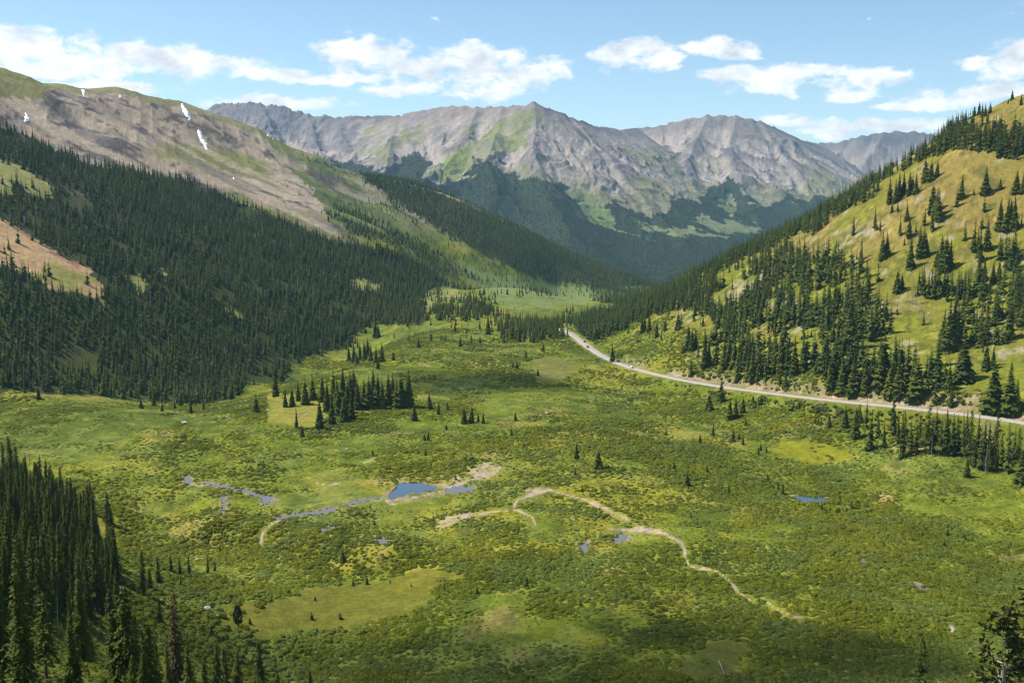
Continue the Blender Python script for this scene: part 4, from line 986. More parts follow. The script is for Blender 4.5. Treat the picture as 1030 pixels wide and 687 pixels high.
row([(377.6, 339.5, 16), (380.5, 340, 17)], 'slim spruce', 'standing close together at the far forest edge', 'slim pair at the far forest edge', 'full')
row([(359, 368, 11), (380, 371, 10), (395.5, 362.5, 8)], 'small spruce', 'in front of the small dark upper grove', 'small spruces before the upper grove', FULL)
# groves in the meadow
row([(257.5, 415, 20, 1.3)], 'lone cone shaped spruce', 'at the forest corner of the left meadow', None, 'full')
row([(298.5, 431, 24, .8)], 'very slim lone spruce', 'on the yellow grass left of the middle grove', None, 'slim')
row([(304, 439, 10)], 'tiny spruce', 'below the very slim lone spruce', None, 'broad')
row([(322, 432, 34, 1.1)], 'tall dark spruce', 'at the left front corner of the middle grove', None, 'full')
row([(277.6, 399, 28), (287, 409.5, 20), (294, 408.5, 20), (300, 403, 22), (307, 406.5, 27), (315, 402, 24)], 'spruce', 'in the loose row left of the middle grove', 'loose row left of the grove', FULL)
row([(334, 427, 32), (346, 424, 30), (354, 422, 30), (341, 418, 34), (329, 414, 34), (336, 404, 34), (345, 400, 34), (353, 408, 36), (360, 412, 32), (366, 410, 30), (372, 411, 34), (379, 408, 34), (385, 411, 32), (391, 407, 34), (398, 410, 30), (404, 410, 36), (410, 409, 36), (412, 410, 40), (324, 404, 30), (350, 414, 34), (395, 403, 30), (376, 403, 34), (339, 411, 32), (357, 403, 34)], 'dark spruce', 'packed in the middle grove of the meadow', 'middle grove of spruces', FULL)
row([(351, 364, 18), (356, 365, 16), (362, 364, 20), (367, 363, 22), (373, 364, 20), (378, 365, 18), (384, 364, 16), (370, 359, 20)], 'dark spruce', 'in the small upper grove at the far meadow edge', 'small upper grove', FULL)
row([(192, 415.5, 9), (163, 413.5, 8), (142, 411, 9), (155, 409, 13), (39, 402, 12), (176, 411, 7), (205, 412, 7)], 'small spruce', 'standing out from the forest foot in the left meadow', 'small spruces before the forest foot', FULL)
# left foreground
row([(109, 526, 33, 1.25)], 'dark pointed spruce', 'at the right end of the dense lower left stand', None, 'fine')
row([(92, 516, 34, 1.0)], 'dark spruce', 'rising just left of the pointed one by the stand', None, 'fine_b')
row([(38.5, 490, 26, 1.2), (52, 486, 20, 1.2), (11, 478, 42), (17, 476, 30, 1.2), (5, 482, 38), (26, 484, 22)], 'dark spruce', 'along the top edge of the dense lower left stand', 'top edge of the lower left stand', ('fine', 'fine_b'))
row([(160, 587, 28), (143.5, 598, 45, .8), (190.6, 579, 22, .8), (181, 579, 19, .8), (209, 576, 17, .8), (172, 575, 13), (182, 590, 9), (216, 574, 7), (151, 592, 16)], 'slim spruce', 'in the scattered line right of the lower left stand', 'scattered line of slim spruces', ('fine_slim', 'fine_slim', 'fine_b'))
row([(160, 626, 26)], 'narrow dark spruce', 'left of the rusty brown spruce', None, 'fine')
row([(113, 627, 36, 1.2)], 'dark blue green spruce', 'low in front of the lower left stand', None, 'fine')
row([(213, 640.5, 10)], 'tiny cone shaped spruce', 'on the smooth flat left of the pine', None, 'broad')
row([(251.5, 627, 5)], 'tiniest spruce', 'just right of the round pine', None, 'broad')
put(240.5, 642, 37, 'pine', 'round crowned pine on a bare stem alone on the smooth flat', None, 'pine_tree', wf=.72)
put(178, 690, 96, 'rusty', 'tall thin spruce with rusty brown lower needles at the bottom left', None)
put(128, 693, 108, 'fine', 'tallest full dark spruce at the bottom left edge', None, wf=1.0)
put(118, 690, 78, 'fine_b', 'dark spruce leaning on the tallest one from the left', None)
put(152, 700, 76, 'fine_slim', 'thin spruce between the tallest and the rusty one', None)
put(47, 684, 92, 'sparse', 'tall thin spruce with a bare grey lower trunk', None)
put(75, 692, 76, 'fine_slim', 'very narrow dark spruce right of the bare trunked one', None)
put(3, 705, 40, 'fine', 'spruce tip in the bottom left corner', None)
row([(135, 702, 46), (146, 705, 52), (192, 704, 58), (206, 706, 50), (220, 705, 62), (228, 704, 56), (240, 706, 54, .9), (262, 693, 50, 1.2), (280, 704, 30), (312, 694, 16), (291, 705, 24)], 'spruce tip', 'along the bottom edge at the left', 'spruces cut by the bottom edge', ('fine', 'fine_b', 'fine_slim'))
# right foreground
put(921, 735, 98, 'sparse', 'dark half bare spruce tip at the bottom right', None, Y=150)
put(1006, 742, 136, 'gnarled', 'open branched ragged pine with grey twigs at the bottom right corner', None, 'pine_tree', wf=1.35, Y=120)
put(1033, 742, 168, 'gnarled_b', 'ragged pine half cut by the right edge at the bottom', None, 'pine_tree', wf=1.2, Y=130)
# dead trees
row([(917, 306, 24), (921, 307, 20), (913, 304, 16), (926, 305, 14)], 'bleached dead spruce', 'in the grey patch of the hill', 'bleached dead trees on the hill', ('snag', 'snag_b'), name='dead_tree')
row([(30, 470, 14)], 'thin bare dead tree', 'at the top of the lower left stand', None, 'snag', name='dead_tree')
row([(58, 640, 55, .9)], 'grey dead spruce', 'standing in the lower left stand', None, 'snag_b', name='dead_tree')
row([(991, 476, 26), (937, 459, 20)], 'bare grey dead tree', 'in the thin open stand', 'dead trees in the thin stand', ('snag', 'snag_b'), name='dead_tree')

# ------------------------------------------------------------------ forest zones, sampled on the ground
def jgrid(x0, x1, y0, y1, s, seed):
    r = np.random.default_rng(seed); gx, gy = np.meshgrid(np.arange(x0, x1, s), np.arange(y0, y1, s))
    x = (gx + (r.random(gx.shape) - .5) * s * .95).ravel(); y = (gy + (r.random(gx.shape) - .5) * s * .95).ravel()
    return x, y, r
pool = []
handxy = np.array([t['p'][:2] for t in trees])
def zone(polys, box, s, seed, hr, label, group, kd=('full', 'full_b', 'slim'), dens=1.0, gaps=(), jpx=2.0, noise=0.0, avoid=4.0, wf=(.9, 1.25), lift=9.0):
    x, y, r = jgrid(*box, s, seed); z = ground_z(x, y)
    px, py = proj(x, y, z); jx = px + r.normal(0, jpx, len(px)); jy = py + r.normal(0, jpx * .5, len(px))
    m = np.zeros(len(x), bool)
    for q in polys: m |= inpoly(jx, jy, q)
    for q in gaps: m &= ~(inpoly(jx, jy, q) & (r.random(len(x)) < .95))
    m &= r.random(len(x)) < dens
    if noise: m &= fbm(x, y, 45, 3, seed) > noise - .5
    rd_, _ = segdist(x, y, RD[::4]); m &= rd_ > 9
    m[m] &= visible(x[m], y[m], lift)
    if len(handxy) and avoid:
        for hx, hy in handxy: m &= (np.abs(x - hx) + np.abs(y - hy)) > avoid
    for i in np.where(m)[0]:
        h = hr[0] + (hr[1] - hr[0]) * (.25 * r.random() + .75 * r.random() ** 1.3)
        pool.append(dict(p=np.array([x[i], y[i], z[i]]), h=h, kd=kd[int(r.integers(len(kd)))], label=label, group=group, name='spruce_tree', wf=wf[0] + (wf[1] - wf[0]) * r.random(), hp=h / y[i] * F, px=px[i], py=py[i], cat='tree', hand=False))
HB = (80, 560, 520, 1700); HX = (420, 1100, 430, 1300)
zone([Z1], HB, 5.4, 101, (11, 20), 'dark spruce in the dense belt along the wooded edge of the hill', 'dense belt on the hill edge', noise=.12, lift=12)
zone([[(735, 262), (768, 262), (775, 300), (765, 330), (740, 345), (722, 345), (728, 328), (737, 300)]], HB, 6.6, 121, (13, 23), 'spruce in the open wood left of the big hill cluster', 'open wood left of the big cluster', noise=.42)
zone([[(905, 172), (930, 158), (955, 132), (985, 126), (1040, 120), (1040, 160), (1003, 160), (985, 153), (955, 155), (925, 162)]], HB, 5.0, 122, (12, 20), 'dark spruce in the dense belt along the wooded edge of the hill', 'dense belt on the hill edge', noise=.3, lift=12)
zone([Z2], HB, 7.2, 102, (14, 27), 'spruce inside the big cluster in the middle of the hill', 'big cluster in the middle of the hill', noise=.28)
zone([Z3], HB, 7.2, 103, (15, 29), 'spruce inside the crowded cluster just above the road', 'crowded cluster above the road', noise=.2)
zone([Z4], HB, 8.5, 104, (15, 29), 'spruce behind the wall of trees above the middle of the road', 'trees behind the wall of spruces', noise=.2)
zone([[(1042, 120), (1500, 40), (1500, 520), (1042, 425)]], HX, 8.5, 131, (11, 25), 'spruce', 'hill beyond the frame', noise=.52)
zone([[(1042, 438), (1500, 520), (1500, 600), (1042, 490)]], HX, 8, 132, (11, 22), 'spruce', 'stand beyond the frame', kd=('slim', 'slim_b'), noise=.5)
zone([Z5], HB, 7, 105, (14, 24), 'spruce in the clump at the left end of the hill wood', 'clump at the left end of the wood', noise=.2)
zone([Z6, Z7], HB, 5.6, 106, (15, 28), 'spruce in the thick clump at the right edge of the hill', 'thick clump at the right edge')
zone([[(960, 290), (1035, 285), (1035, 350), (1000, 354), (975, 346), (955, 330)]], HB, 8.0, 125, (14, 25), 'spruce in the uneven group on the right flank of the hill', 'right flank of the hill', noise=.35)
zone([Z8], HB, 6.5, 107, (16, 26), 'spruce in the flat based clump on the right of the hill', 'flat based clump on the right')
zone([Z9], HB, 5, 108, (14, 25), 'spruce in the mixed patch around the bleached trees', 'mixed patch around the bleached trees', kd=('slim', 'full_b', 'slim_b'))
zone([G4], (-80, 120, 850, 1400), 6.5, 109, (11, 17), 'spruce in the dark strip of trees at the head of the meadow', 'dark strip at the meadow head')
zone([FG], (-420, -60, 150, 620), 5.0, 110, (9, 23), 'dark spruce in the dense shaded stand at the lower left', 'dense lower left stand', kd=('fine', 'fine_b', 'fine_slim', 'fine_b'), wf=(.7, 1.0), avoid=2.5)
zone([[(-20, 640), (125, 640), (175, 668), (180, 730), (-20, 730)]], (-160, -30, 95, 230), 7.5, 126, (9, 19), 'dark spruce rising from the lit scrub along the bottom left edge', 'spruces along the bottom left edge', kd=('fine', 'fine_b', 'fine_slim', 'fine_slim'), wf=(.75, 1.0), avoid=3, dens=.36)
zone([G5], (-300, 0, 700, 1500), 7, 111, (12, 18), 'dark spruce on the packed left mountainside', 'packed forest on the left mountainside')
LB = (-2300, 260, 640, 3300)
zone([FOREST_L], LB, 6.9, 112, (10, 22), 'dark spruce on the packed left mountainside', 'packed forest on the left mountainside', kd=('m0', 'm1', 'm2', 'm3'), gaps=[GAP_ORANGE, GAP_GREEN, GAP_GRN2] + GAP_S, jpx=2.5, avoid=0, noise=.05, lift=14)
zone([[(432, 312), (470, 306), (497, 313), (482, 322), (440, 325)]], (-200, 40, 1100, 2000), 8, 127, (11, 16), 'far spruce', 'far spruce forest', kd=('m0', 'm1', 'm2', 'm3'), avoid=0, noise=.2)
zone([[(440, 280), (500, 296), (500, 312), (470, 306), (430, 312)]], (-200, 40, 1100, 2300), 13, 128, (9, 15), 'far spruce', 'far spruce forest', kd=('m0', 'm1', 'm2', 'm3'), avoid=0, noise=.35)
zone([FOREST_SPUR], (-600, 420, 2100, 3000), 9.5, 113, (12, 17), 'far spruce', 'far spruce forest', kd=('m0', 'm1', 'm2', 'm3'), jpx=3, avoid=0, lift=14, wf=(1.1, 1.5))
zone([[(300, 150), (345, 166), (390, 195), (430, 228), (470, 252), (455, 268), (400, 250), (345, 226), (320, 195)]], (-900, 60, 1300, 2800), 12, 123, (5, 11), 'far spruce', 'far spruce forest', kd=('m0', 'm1', 'm2', 'm3'), jpx=3, avoid=0, noise=.5)
zone(EDGE_CLUMPS + [[(325, 215), (350, 205), (400, 232), (450, 258), (478, 276), (470, 284), (430, 272), (380, 262), (335, 240)]], (-700, 50, 1200, 2700), 9, 114, (10, 15), 'far spruce', 'far spruce forest', kd=('m0', 'm1', 'm2', 'm3'), jpx=3, avoid=0, noise=.45, wf=(1.1, 1.4))
zone([[(332, 225), (470, 250), (600, 288), (598, 298), (500, 300), (400, 250)]], (-500, 200, 1200, 2900), 12, 115, (8, 15), 'far spruce', 'far spruce forest', kd=('m0', 'm1', 'm2', 'm3'), dens=.7, avoid=0, noise=.47)
zone([[(597, 280), (665, 280), (665, 300), (620, 307), (597, 302)]], (100, 700, 1300, 4000), 10, 124, (13, 18), 'far spruce', 'far spruce forest', kd=('m0', 'm1', 'm2', 'm3'), avoid=0)
zone([[(340, 300), (500, 300), (560, 330), (520, 350), (430, 345), (380, 345)]], (-250, 80, 900, 1700), 18, 116, (4, 12), 'far spruce', 'far spruce forest', kd=('m0', 'm1', 'm2'), dens=.38, avoid=0)
zone([[(600, 330), (720, 300), (950, 215), (1030, 200), (1030, 400), (950, 340), (860, 330), (820, 390), (640, 345)]], HB, 17, 117, (6, 19), 'spruce', 'scattered hill spruces', dens=.36)
zone([[(700, 395), (1030, 440), (1030, 480), (870, 455), (720, 430)]], (130, 400, 500, 800), 16, 118, (2, 6), 'tiny spruce', 'x', kd=('broad',), dens=.15)
zone([[(0, 410), (240, 410), (560, 345), (700, 420), (1030, 500), (1030, 640), (330, 660), (150, 560), (120, 480), (0, 430)]], (-450, 450, 300, 1000), 26, 119, (1.6, 4.2), 'tiny spruce', 'x', kd=('broad',), dens=.16)
zone([[(470, 300), (500, 312), (520, 322), (560, 322), (570, 312), (590, 318), (572, 330), (545, 335), (500, 330), (478, 322)]], (-100, 150, 1100, 2200), 9, 120, (11, 15), 'far spruce', 'far spruce forest', kd=('m0', 'm1', 'm2', 'm3'), noise=.4, avoid=0)
print("trees", len(trees), "pool", len(pool), time.time() - T0)

# ------------------------------------------------------------------ individuals
for t in pool:
    t['q'] = t['hp'] if (-5 < t['px'] < 1035 and t['py'] < 760 and t['group'] not in ('far spruce forest', 'x', 'scattered hill spruces') and not t['kd'].startswith('m')) else 0
pool.sort(key=lambda t: -t['q'])
NI = 62
indiv = trees + [t for t in pool[:NI] if t['q'] > 0]; rest = pool[NI:]
rot_r = np.random.default_rng(5)
for t in indiv:
    cm, tm = KINDS_[t['kd']]; s = t['h'] / H0
    wf = t['wf'] * (1.0 if t['kd'] != 'broad' else .95)
    e = link(t['name'], None, t['label'], t['cat'], t['group'], None, None, t['p'] - np.array([0, 0, .1]), rot_r.random() * 6.28, (s * wf, s * wf, s))
    e.rotation_euler[0] = rot_r.normal(0, .018); e.rotation_euler[1] = rot_r.normal(0, .018)
    link('crown' if t['name'] != 'dead_tree' else 'bare_branches', cm, parent=e); link('trunk', tm, parent=e)

# ------------------------------------------------------------------ scatter helper: points mesh + geometry nodes (used only for uncountable cover)
def scatter(name, pos, scl, rot, var, protos, label, cat):
    me = bpy.data.meshes.new(name); me.vertices.add(len(pos)); me.vertices.foreach_set('co', np.ascontiguousarray(pos, np.float32).ravel())
    a = me.attributes.new('scl', 'FLOAT_VECTOR', 'POINT'); a.data.foreach_set('vector', np.ascontiguousarray(scl, np.float32).ravel())
    a = me.attributes.new('rot', 'FLOAT_VECTOR', 'POINT'); a.data.foreach_set('vector', np.ascontiguousarray(rot, np.float32).ravel())
    a = me.attributes.new('kind_index', 'INT', 'POINT'); a.data.foreach_set('value', np.ascontiguousarray(var, np.int32))
    o = link(name, me, label, cat, None, 'stuff')
    ng = bpy.data.node_groups.new(name + '_scatter', 'GeometryNodeTree')
    ng.interface.new_socket('Geometry', in_out='INPUT', socket_type='NodeSocketGeometry'); ng.interface.new_socket('Geometry', in_out='OUTPUT', socket_type='NodeSocketGeometry')
    N = ng.nodes; L = ng.links; gi = N.new('NodeGroupInput'); go = N.new('NodeGroupOutput'); ip = N.new('GeometryNodeInstanceOnPoints'); gt = N.new('GeometryNodeGeometryToInstance')
    for p in reversed(protos):
        oi = N.new('GeometryNodeObjectInfo'); oi.inputs['Object'].default_value = p; oi.inputs['As Instance'].default_value = False
        L.new(oi.outputs['Geometry'], gt.inputs[0])
    def na(nm, tp):
        q = N.new('GeometryNodeInputNamedAttribute'); q.data_type = tp; q.inputs['Name'].default_value = nm
        return next(s for s in q.outputs if s.enabled and s.name == 'Attribute')
    L.new(gi.outputs[0], ip.inputs['Points']); L.new(gt.outputs[0], ip.inputs['Instance']); ip.inputs['Pick Instance'].default_value = True
    L.new(na('kind_index', 'INT'), ip.inputs['Instance Index']); L.new(na('rot', 'FLOAT_VECTOR'), ip.inputs['Rotation']); L.new(na('scl', 'FLOAT_VECTOR'), ip.inputs['Scale'])
    L.new(ip.outputs[0], go.inputs[0])
    md = o.modifiers.new('scatter', 'NODES'); md.node_group = ng
    return o
def proto(nm, parts, mats_):
    V2, F2, I2 = merge(parts)
    return bpy.data.objects.new(nm, new_mesh(nm, V2, F2, mats_, None, I2))
mid = []
for k, (R, lv, pr, bs, sp_) in enumerate([(2.3, 13, 8, .05, 0), (1.9, 14, 7, .08, .05), (1.55, 14, 7, .1, .1), (2.0, 12, 7, .05, .05)]):
    cv = crown_arrays(H0, R, lv, pr, 2, 200 + k, base=bs, droop=.55, ragged=.5, sparse=sp_, wid=.40); tv = trunk_arrays(H0, .18, 4, seed=k, rings=3)
    mid.append(proto('spruce', [(cv[0], cv[1], 0), (tv[0], tv[1], 1)], [M_needle_far, M_bark]))
sv = limbs_arrays(H0, 40, 1.3, 44); sv2 = trunk_arrays(H0, .2, 5, seed=44, rings=3); mid.append(proto('bare_tree', [(sv[0], sv[1], 0), (sv2[0], sv2[1], 0)], [M_grey]))
for nm in ('fine', 'fine_b', 'fine_slim'): mid.append(proto('spruce', FINE[nm], [M_needle, M_bark]))
far = []
for k, (R, lv, pr) in enumerate([(2.6, 7, 6), (2.2, 8, 5), (2.9, 7, 6)]):
    cv = crown_arrays(H0, R, lv, pr, 1, 220 + k, base=.04, droop=.5, ragged=.4, wid=.55)
    far.append(proto('small_spruce', [(cv[0], cv[1], 0)], [M_needle_dist]))
r = np.random.default_rng(77)
km = {'m0': 0, 'm1': 1, 'm2': 2, 'm3': 3, 'full': 0, 'full_b': 1, 'slim': 2, 'slim_b': 2, 'broad': 0, 'fine': 5, 'fine_b': 6, 'fine_slim': 7, 'sparse': 3}
pos = np.array([t['p'] for t in rest]) - [0, 0, .2]; hh = np.array([t['h'] for t in rest]) / H0; ww = np.array([t['wf'] for t in rest]) * hh
ww *= np.array([1.6 if t['kd'] == 'broad' else 1.0 for t in rest])
scatter('spruce_forest', pos, np.stack([ww, ww, hh], -1), np.stack([r.normal(0, .02, len(pos)), r.normal(0, .02, len(pos)), r.random(len(pos)) * 6.28], -1), [4 if r.random() < .02 and t['kd'][0] == 'm' else km[t['kd']] for t in rest], mid, 'dense dark spruce forest covering the lower left mountainside and hill clusters', 'forest')
# distant forest on the feet of the far mountains
fp = []
for (Zf, fm) in far_trees:
    x, y, r2 = jgrid(-1900, 1900, 3700, 6900, 12.5, 130); a = np.arctan2(x, y); rad = np.hypot(x, y)
    ok = (a > far_az[0]) & (a < far_az[-1]) & (rad > far_rr[0]) & (rad < far_rr[-2]); x, y, a, rad = x[ok], y[ok], a[ok], rad[ok]
    i = np.clip(np.rint(np.interp(a, far_az, np.arange(len(far_az)))).astype(int), 0, len(far_az) - 1); j = np.clip(np.rint(np.interp(rad, far_rr, np.arange(len(far_rr)))).astype(int), 0, len(far_rr) - 1)
    z = Zf[j, i]; other = np.maximum.reduce([q[j, i] for q in far_sheets]); m = fm[j, i] & (z >= other - 2) & (z > -336)
    # skip what the near terrain hides
    i2 = np.clip(np.rint(np.interp(a, az, np.arange(NA))).astype(int), 0, NA - 1); nearmax = EL[rr < 3400].max(0)[i2]
    m &= (z + 16) / rad > nearmax - .003
    fp.append(np.stack([x[m], y[m], z[m]], -1))
fp = np.concatenate(fp); hs = (13 + 9 * r.random(len(fp))) / H0; ws = hs * (1.0 + .5 * r.random(len(fp)))
scatter('distant_forest', fp, np.stack([ws, ws, hs], -1), np.stack([0 * hs, 0 * hs, r.random(len(fp)) * 6.28], -1), r.integers(0, 3, len(fp)), far, 'bluish distant conifer forest at the feet of the far mountains', 'forest')
print("far trees", len(fp), time.time() - T0)

# ------------------------------------------------------------------ willow shrubs
def bush_arrays(seed, n, leaf, hgt=.62):
    """mound of small leaf sprays over a lumpy twig core, radius 1"""
    r = np.random.default_rng(seed)
    lob = [(0, 0, .0, .62)] + [(math.cos(a) * .55, math.sin(a) * .55, 0, .38 + .16 * r.random()) for a in r.random(5) * 6.28]
    V = []; F_ = []
    for k in range(n):
        lx, ly, lz, lr = lob[int(r.integers(len(lob)))]
        u = r.random() * 6.28; c = r.random() ** .8; s = math.sqrt(1 - c * c)
        nn = np.array([math.cos(u) * s, math.sin(u) * s, c]); rad = lr * (1 + .12 * r.normal())
        p = np.array([lx, ly, lz]) + nn * rad * np.array([1, 1, hgt / .62 * 1.15])
        t = np.cross(nn, r.normal(size=3)); t /= np.linalg.norm(t); b = np.cross(nn, t); tilt = r.normal(0, .32)
        t2 = t * math.cos(tilt) + nn * math.sin(tilt); l = leaf * (.6 + .8 * r.random()); w = l * .55
        b0 = len(V); V += [tuple(p - t2 * l), tuple(p + b * w), tuple(p + t2 * l), tuple(p - b * w)]; F_.append((b0, b0 + 1, b0 + 2, b0 + 3))
    CV = []; CF = []; m = 10
    for q, (lx, ly, lz, lr) in enumerate(lob):
        b0 = len(CV)
        for ring, (cz_, cr_) in enumerate([(-.15, .95), (.35, .85), (.72, .55)]):
            for s in range(m):
                a = 6.2832 * s / m; f = 1 + .16 * r.normal(); CV.append((lx + math.cos(a) * lr * cr_ * .9 * f, ly + math.sin(a) * lr * cr_ * .9 * f, lz + cz_ * lr * hgt / .62 * 1.1))
        CV.append((lx, ly, lz + lr * .88 * hgt / .62 * 1.1)); top = len(CV) - 1
        for ring in range(2):
            for s in range(m): a = b0 + ring * m + s; b = b0 + ring * m + (s + 1) % m; CF.append((a, b, b + m, a + m))
        for s in range(m): CF.append((b0 + 2 * m + s, b0 + 2 * m + (s + 1) % m, top))
    return (np.array(V), F_), (np.array(CV), CF)
bushes = []
for k in range(4):
    lf, co = bush_arrays(60 + k, 330, .125, .42 + .07 * k)
    bushes.append(proto('willow', [(lf[0], lf[1], 0), (co[0], co[1], 1)], [M_willow, M_willow_core]))
def polar_interp(G, x, y):
    a = np.arctan2(x, y); rad = np.hypot(x, y)
    i = np.clip(np.rint(np.interp(a, az, np.arange(NA))).astype(int), 0, NA - 1); j = np.clip(np.rint(np.interp(rad, rr, np.arange(NR))).astype(int), 0, NR - 1)
    return G[j, i]
flo = (Z0 < -126) | (road_d < 200)
BP = []; BS = []; BV = []
for (y0, y1, s, seed, sz) in [(255, 480, 2.2, 71, 1.06), (480, 760, 2.9, 72, 1.2), (760, 1180, 4.3, 73, 1.5)]:
    x, y, r2 = jgrid(-.92 * y1, .92 * y1, y0, y1, s, seed); m = np.abs(x) < .88 * y + 20; x, y = x[m], y[m]; z = ground_z(x, y); px, py = proj(x, y, z)
    z0 = polar_interp(Z0, x, y); nb = polar_interp(NOBUSH, x, y); rdd = polar_interp(road_d, x, y); ff = polar_interp((fl | fgm) * 1.0, x, y)
    wet = fbm(x, y, 55, 4, 74) + .5 * fbm(x, y, 14, 2, 75) + np.where(y < 480, .30, np.where(y < 620, .18, .06)) + .0003 * (px - 515)
    keep_ = (z0 < -118) & (nb < .3) & (rdd > 11) & (ff < .5) & (wet > -.62 + .25 * r2.random(len(x))) & (px > -380) & (px < 1420) & ~((px < 118) & (py > 520))
    keep_ &= ~inpoly(px, py, SMOOTH[3]) & ~inpoly(px, py, SMOOTH[4])
    x, y, z, wet = x[keep_], y[keep_], z[keep_], wet[keep_]
    size = sz * (.75 + .75 * r2.random(len(x)) ** 1.6) * (.42 + 1.15 * sstep(-.45, .55, wet))
    BP.append(np.stack([x, y, z - .1], -1)); BS.append(np.stack([size * (1 + .3 * (r2.random(len(x)) - .5)), size * (1 + .3 * (r2.random(len(x)) - .5)), size * (.60 + .48 * r2.random(len(x)))], -1)); BV.append(r2.integers(0, 4, len(x)))
# thicket on the near slope bottom left and right
x, y, r2 = jgrid(-380, 400, 85, 330, 1.95, 79); z = ground_z(x, y); px, py = proj(x, y, z); m = (px > -300) & (px < 1400) & (py > 540) & (py < 860) & (z > -147) & (fbm(x, y, 14, 3, 80) > -.75) & (polar_interp(NOBUSH, x, y) < .3) & ~(inpoly(px, py, FG) & (r2.random(len(x)) < .35))
x, y, z = x[m], y[m], z[m]; size = .45 + .7 * r2.random(len(x)) ** 1.5
BP.append(np.stack([x, y, z - .1], -1)); BS.append(np.stack([size, size, size * (.9 + .6 * r2.random(len(x)))], -1)); BV.append(r2.integers(0, 4, len(x)))
BP = np.concatenate(BP); BS = np.concatenate(BS); BV = np.concatenate(BV)
scatter('willow_shrubs', BP, BS, np.stack([0 * BP[:, 0], 0 * BP[:, 0], r.random(len(BP)) * 6.28], -1), BV, bushes, 'low green willow shrubs carpeting the wet valley floor', 'shrubs')
print("bushes", len(BP), time.time() - T0)

# ------------------------------------------------------------------ single round shrubs by the road
lf, co = bush_arrays(91, 420, .13, .66)
me_l = new_mesh('shrub_leaves', lf[0], lf[1], foliage_mat('roadside_shrub_leaves', (.05, .075, .025), (.11, .13, .045), .7)); me_c = new_mesh('shrub_stems', co[0], co[1], M_willow_core)
for (px, py, w, h, lab) in [(767, 404, 12, 8, 'smallest round green shrub just below the road'), (802, 410, 17, 10, 'widest round green shrub below the road in the middle of three'), (826, 413, 15, 8, 'low grey green shrub, rightmost of three below the road'),
                       (757, 411, 7, 5, 'tiny shrub beside the leftmost round shrub'), (845, 414, 9, 6, 'low shrub touching the roadside right of the three round ones')]:
    p = hit(px, py)
    if p is None: continue
    s = w / F * p[1] / 2; e = link('shrub', None, lab, 'shrub', 'round shrubs below the road', None, None, p, random.random() * 6, (s, s, h / F * p[1] / .95))
    link('leaves', me_l, parent=e); link('stems', me_c, parent=e)

# ------------------------------------------------------------------ boulders
def boulder(seed):
    r = np.random.default_rng(seed); V = []; F_ = []; m = 9; rings = 5
    for k in range(rings):
        t = k / (rings - 1); z = -.35 + 1.0 * t; rad = math.sin(math.pi * (.22 + .70 * t)) ** .6
        for s in range(m): a = 6.2832 * s / m; f = rad * (1 + .2 * r.normal()); V.append((math.cos(a) * f, math.sin(a) * f * .8, z * .8 + .07 * r.normal()))
    for k in range(rings - 1):
        for s in range(m): a = k * m + s; b = k * m + (s + 1) % m; F_.append((a, b, b + m, a + m))
    F_.append(tuple(range((rings - 1) * m, rings * m)))
    return new_mesh('boulder', np.array(V), F_, M_rockb)
bm = [boulder(k) for k in range(4)]
BL = [((185, 426, 6), 'largest pale boulder in the left meadow before the forest'), ((228, 420, 3.4), 'pale boulder in the meadow under the forest corner'), ((250, 432, 3.6), 'pale boulder on the left meadow below the lone cone shaped spruce'), ((163, 439, 2.6), 'small pale boulder in the middle of the left meadow'),
      ((269, 413, 3.5), 'pale boulder left on the yellow grass by the middle grove'), ((285, 415, 3), 'pale boulder in the middle of the yellow grass by the grove'), ((308, 418, 3.2), 'pale boulder close to the front of the middle grove'), ((279, 403, 3), 'pale boulder at the top of the yellow grass'),
      ((550, 416, 4), 'pale boulder in the rock band on the green rise'), ((544, 418, 3), 'small pale boulder left in the rock band on the green rise'), ((557, 414, 3), 'small pale boulder right in the rock band on the green rise'),
      ((1009, 303, 6), 'whitish boulder between spruces on the right of the hill'), ((349, 452, 4), 'flat pale boulder in the meadow below the middle grove'), ((70, 614, 4), 'pale boulder in the lower left stand'),
      ((198, 563, 4), 'pale boulder by the scattered line of slim spruces'), ((172, 578, 3.5), 'small pale boulder left of the slim spruce line'), ((208, 613, 9), 'long pale rock on the smooth flat left of the pine'), ((218, 620, 6), 'pale rock just under the long one on the flat'),
      ((240, 557, 3.5), 'pale boulder in the willows right of the slim spruces'), ((260, 665, 5), 'pale boulder near the bottom left spruce tips'), ((6, 655, 6), 'tan boulder in the bottom left corner')]
for k, ((px, py, w), lab) in enumerate(BL):
    p = hit(px, py)
    if p is None: continue
    s = w / F * p[1] / 2
    link('boulder', bm[k % 4], lab, 'boulder', 'pale boulders', None, None, p + [0, 0, .3 * s], random.random() * 6, (s, s, s * .9))
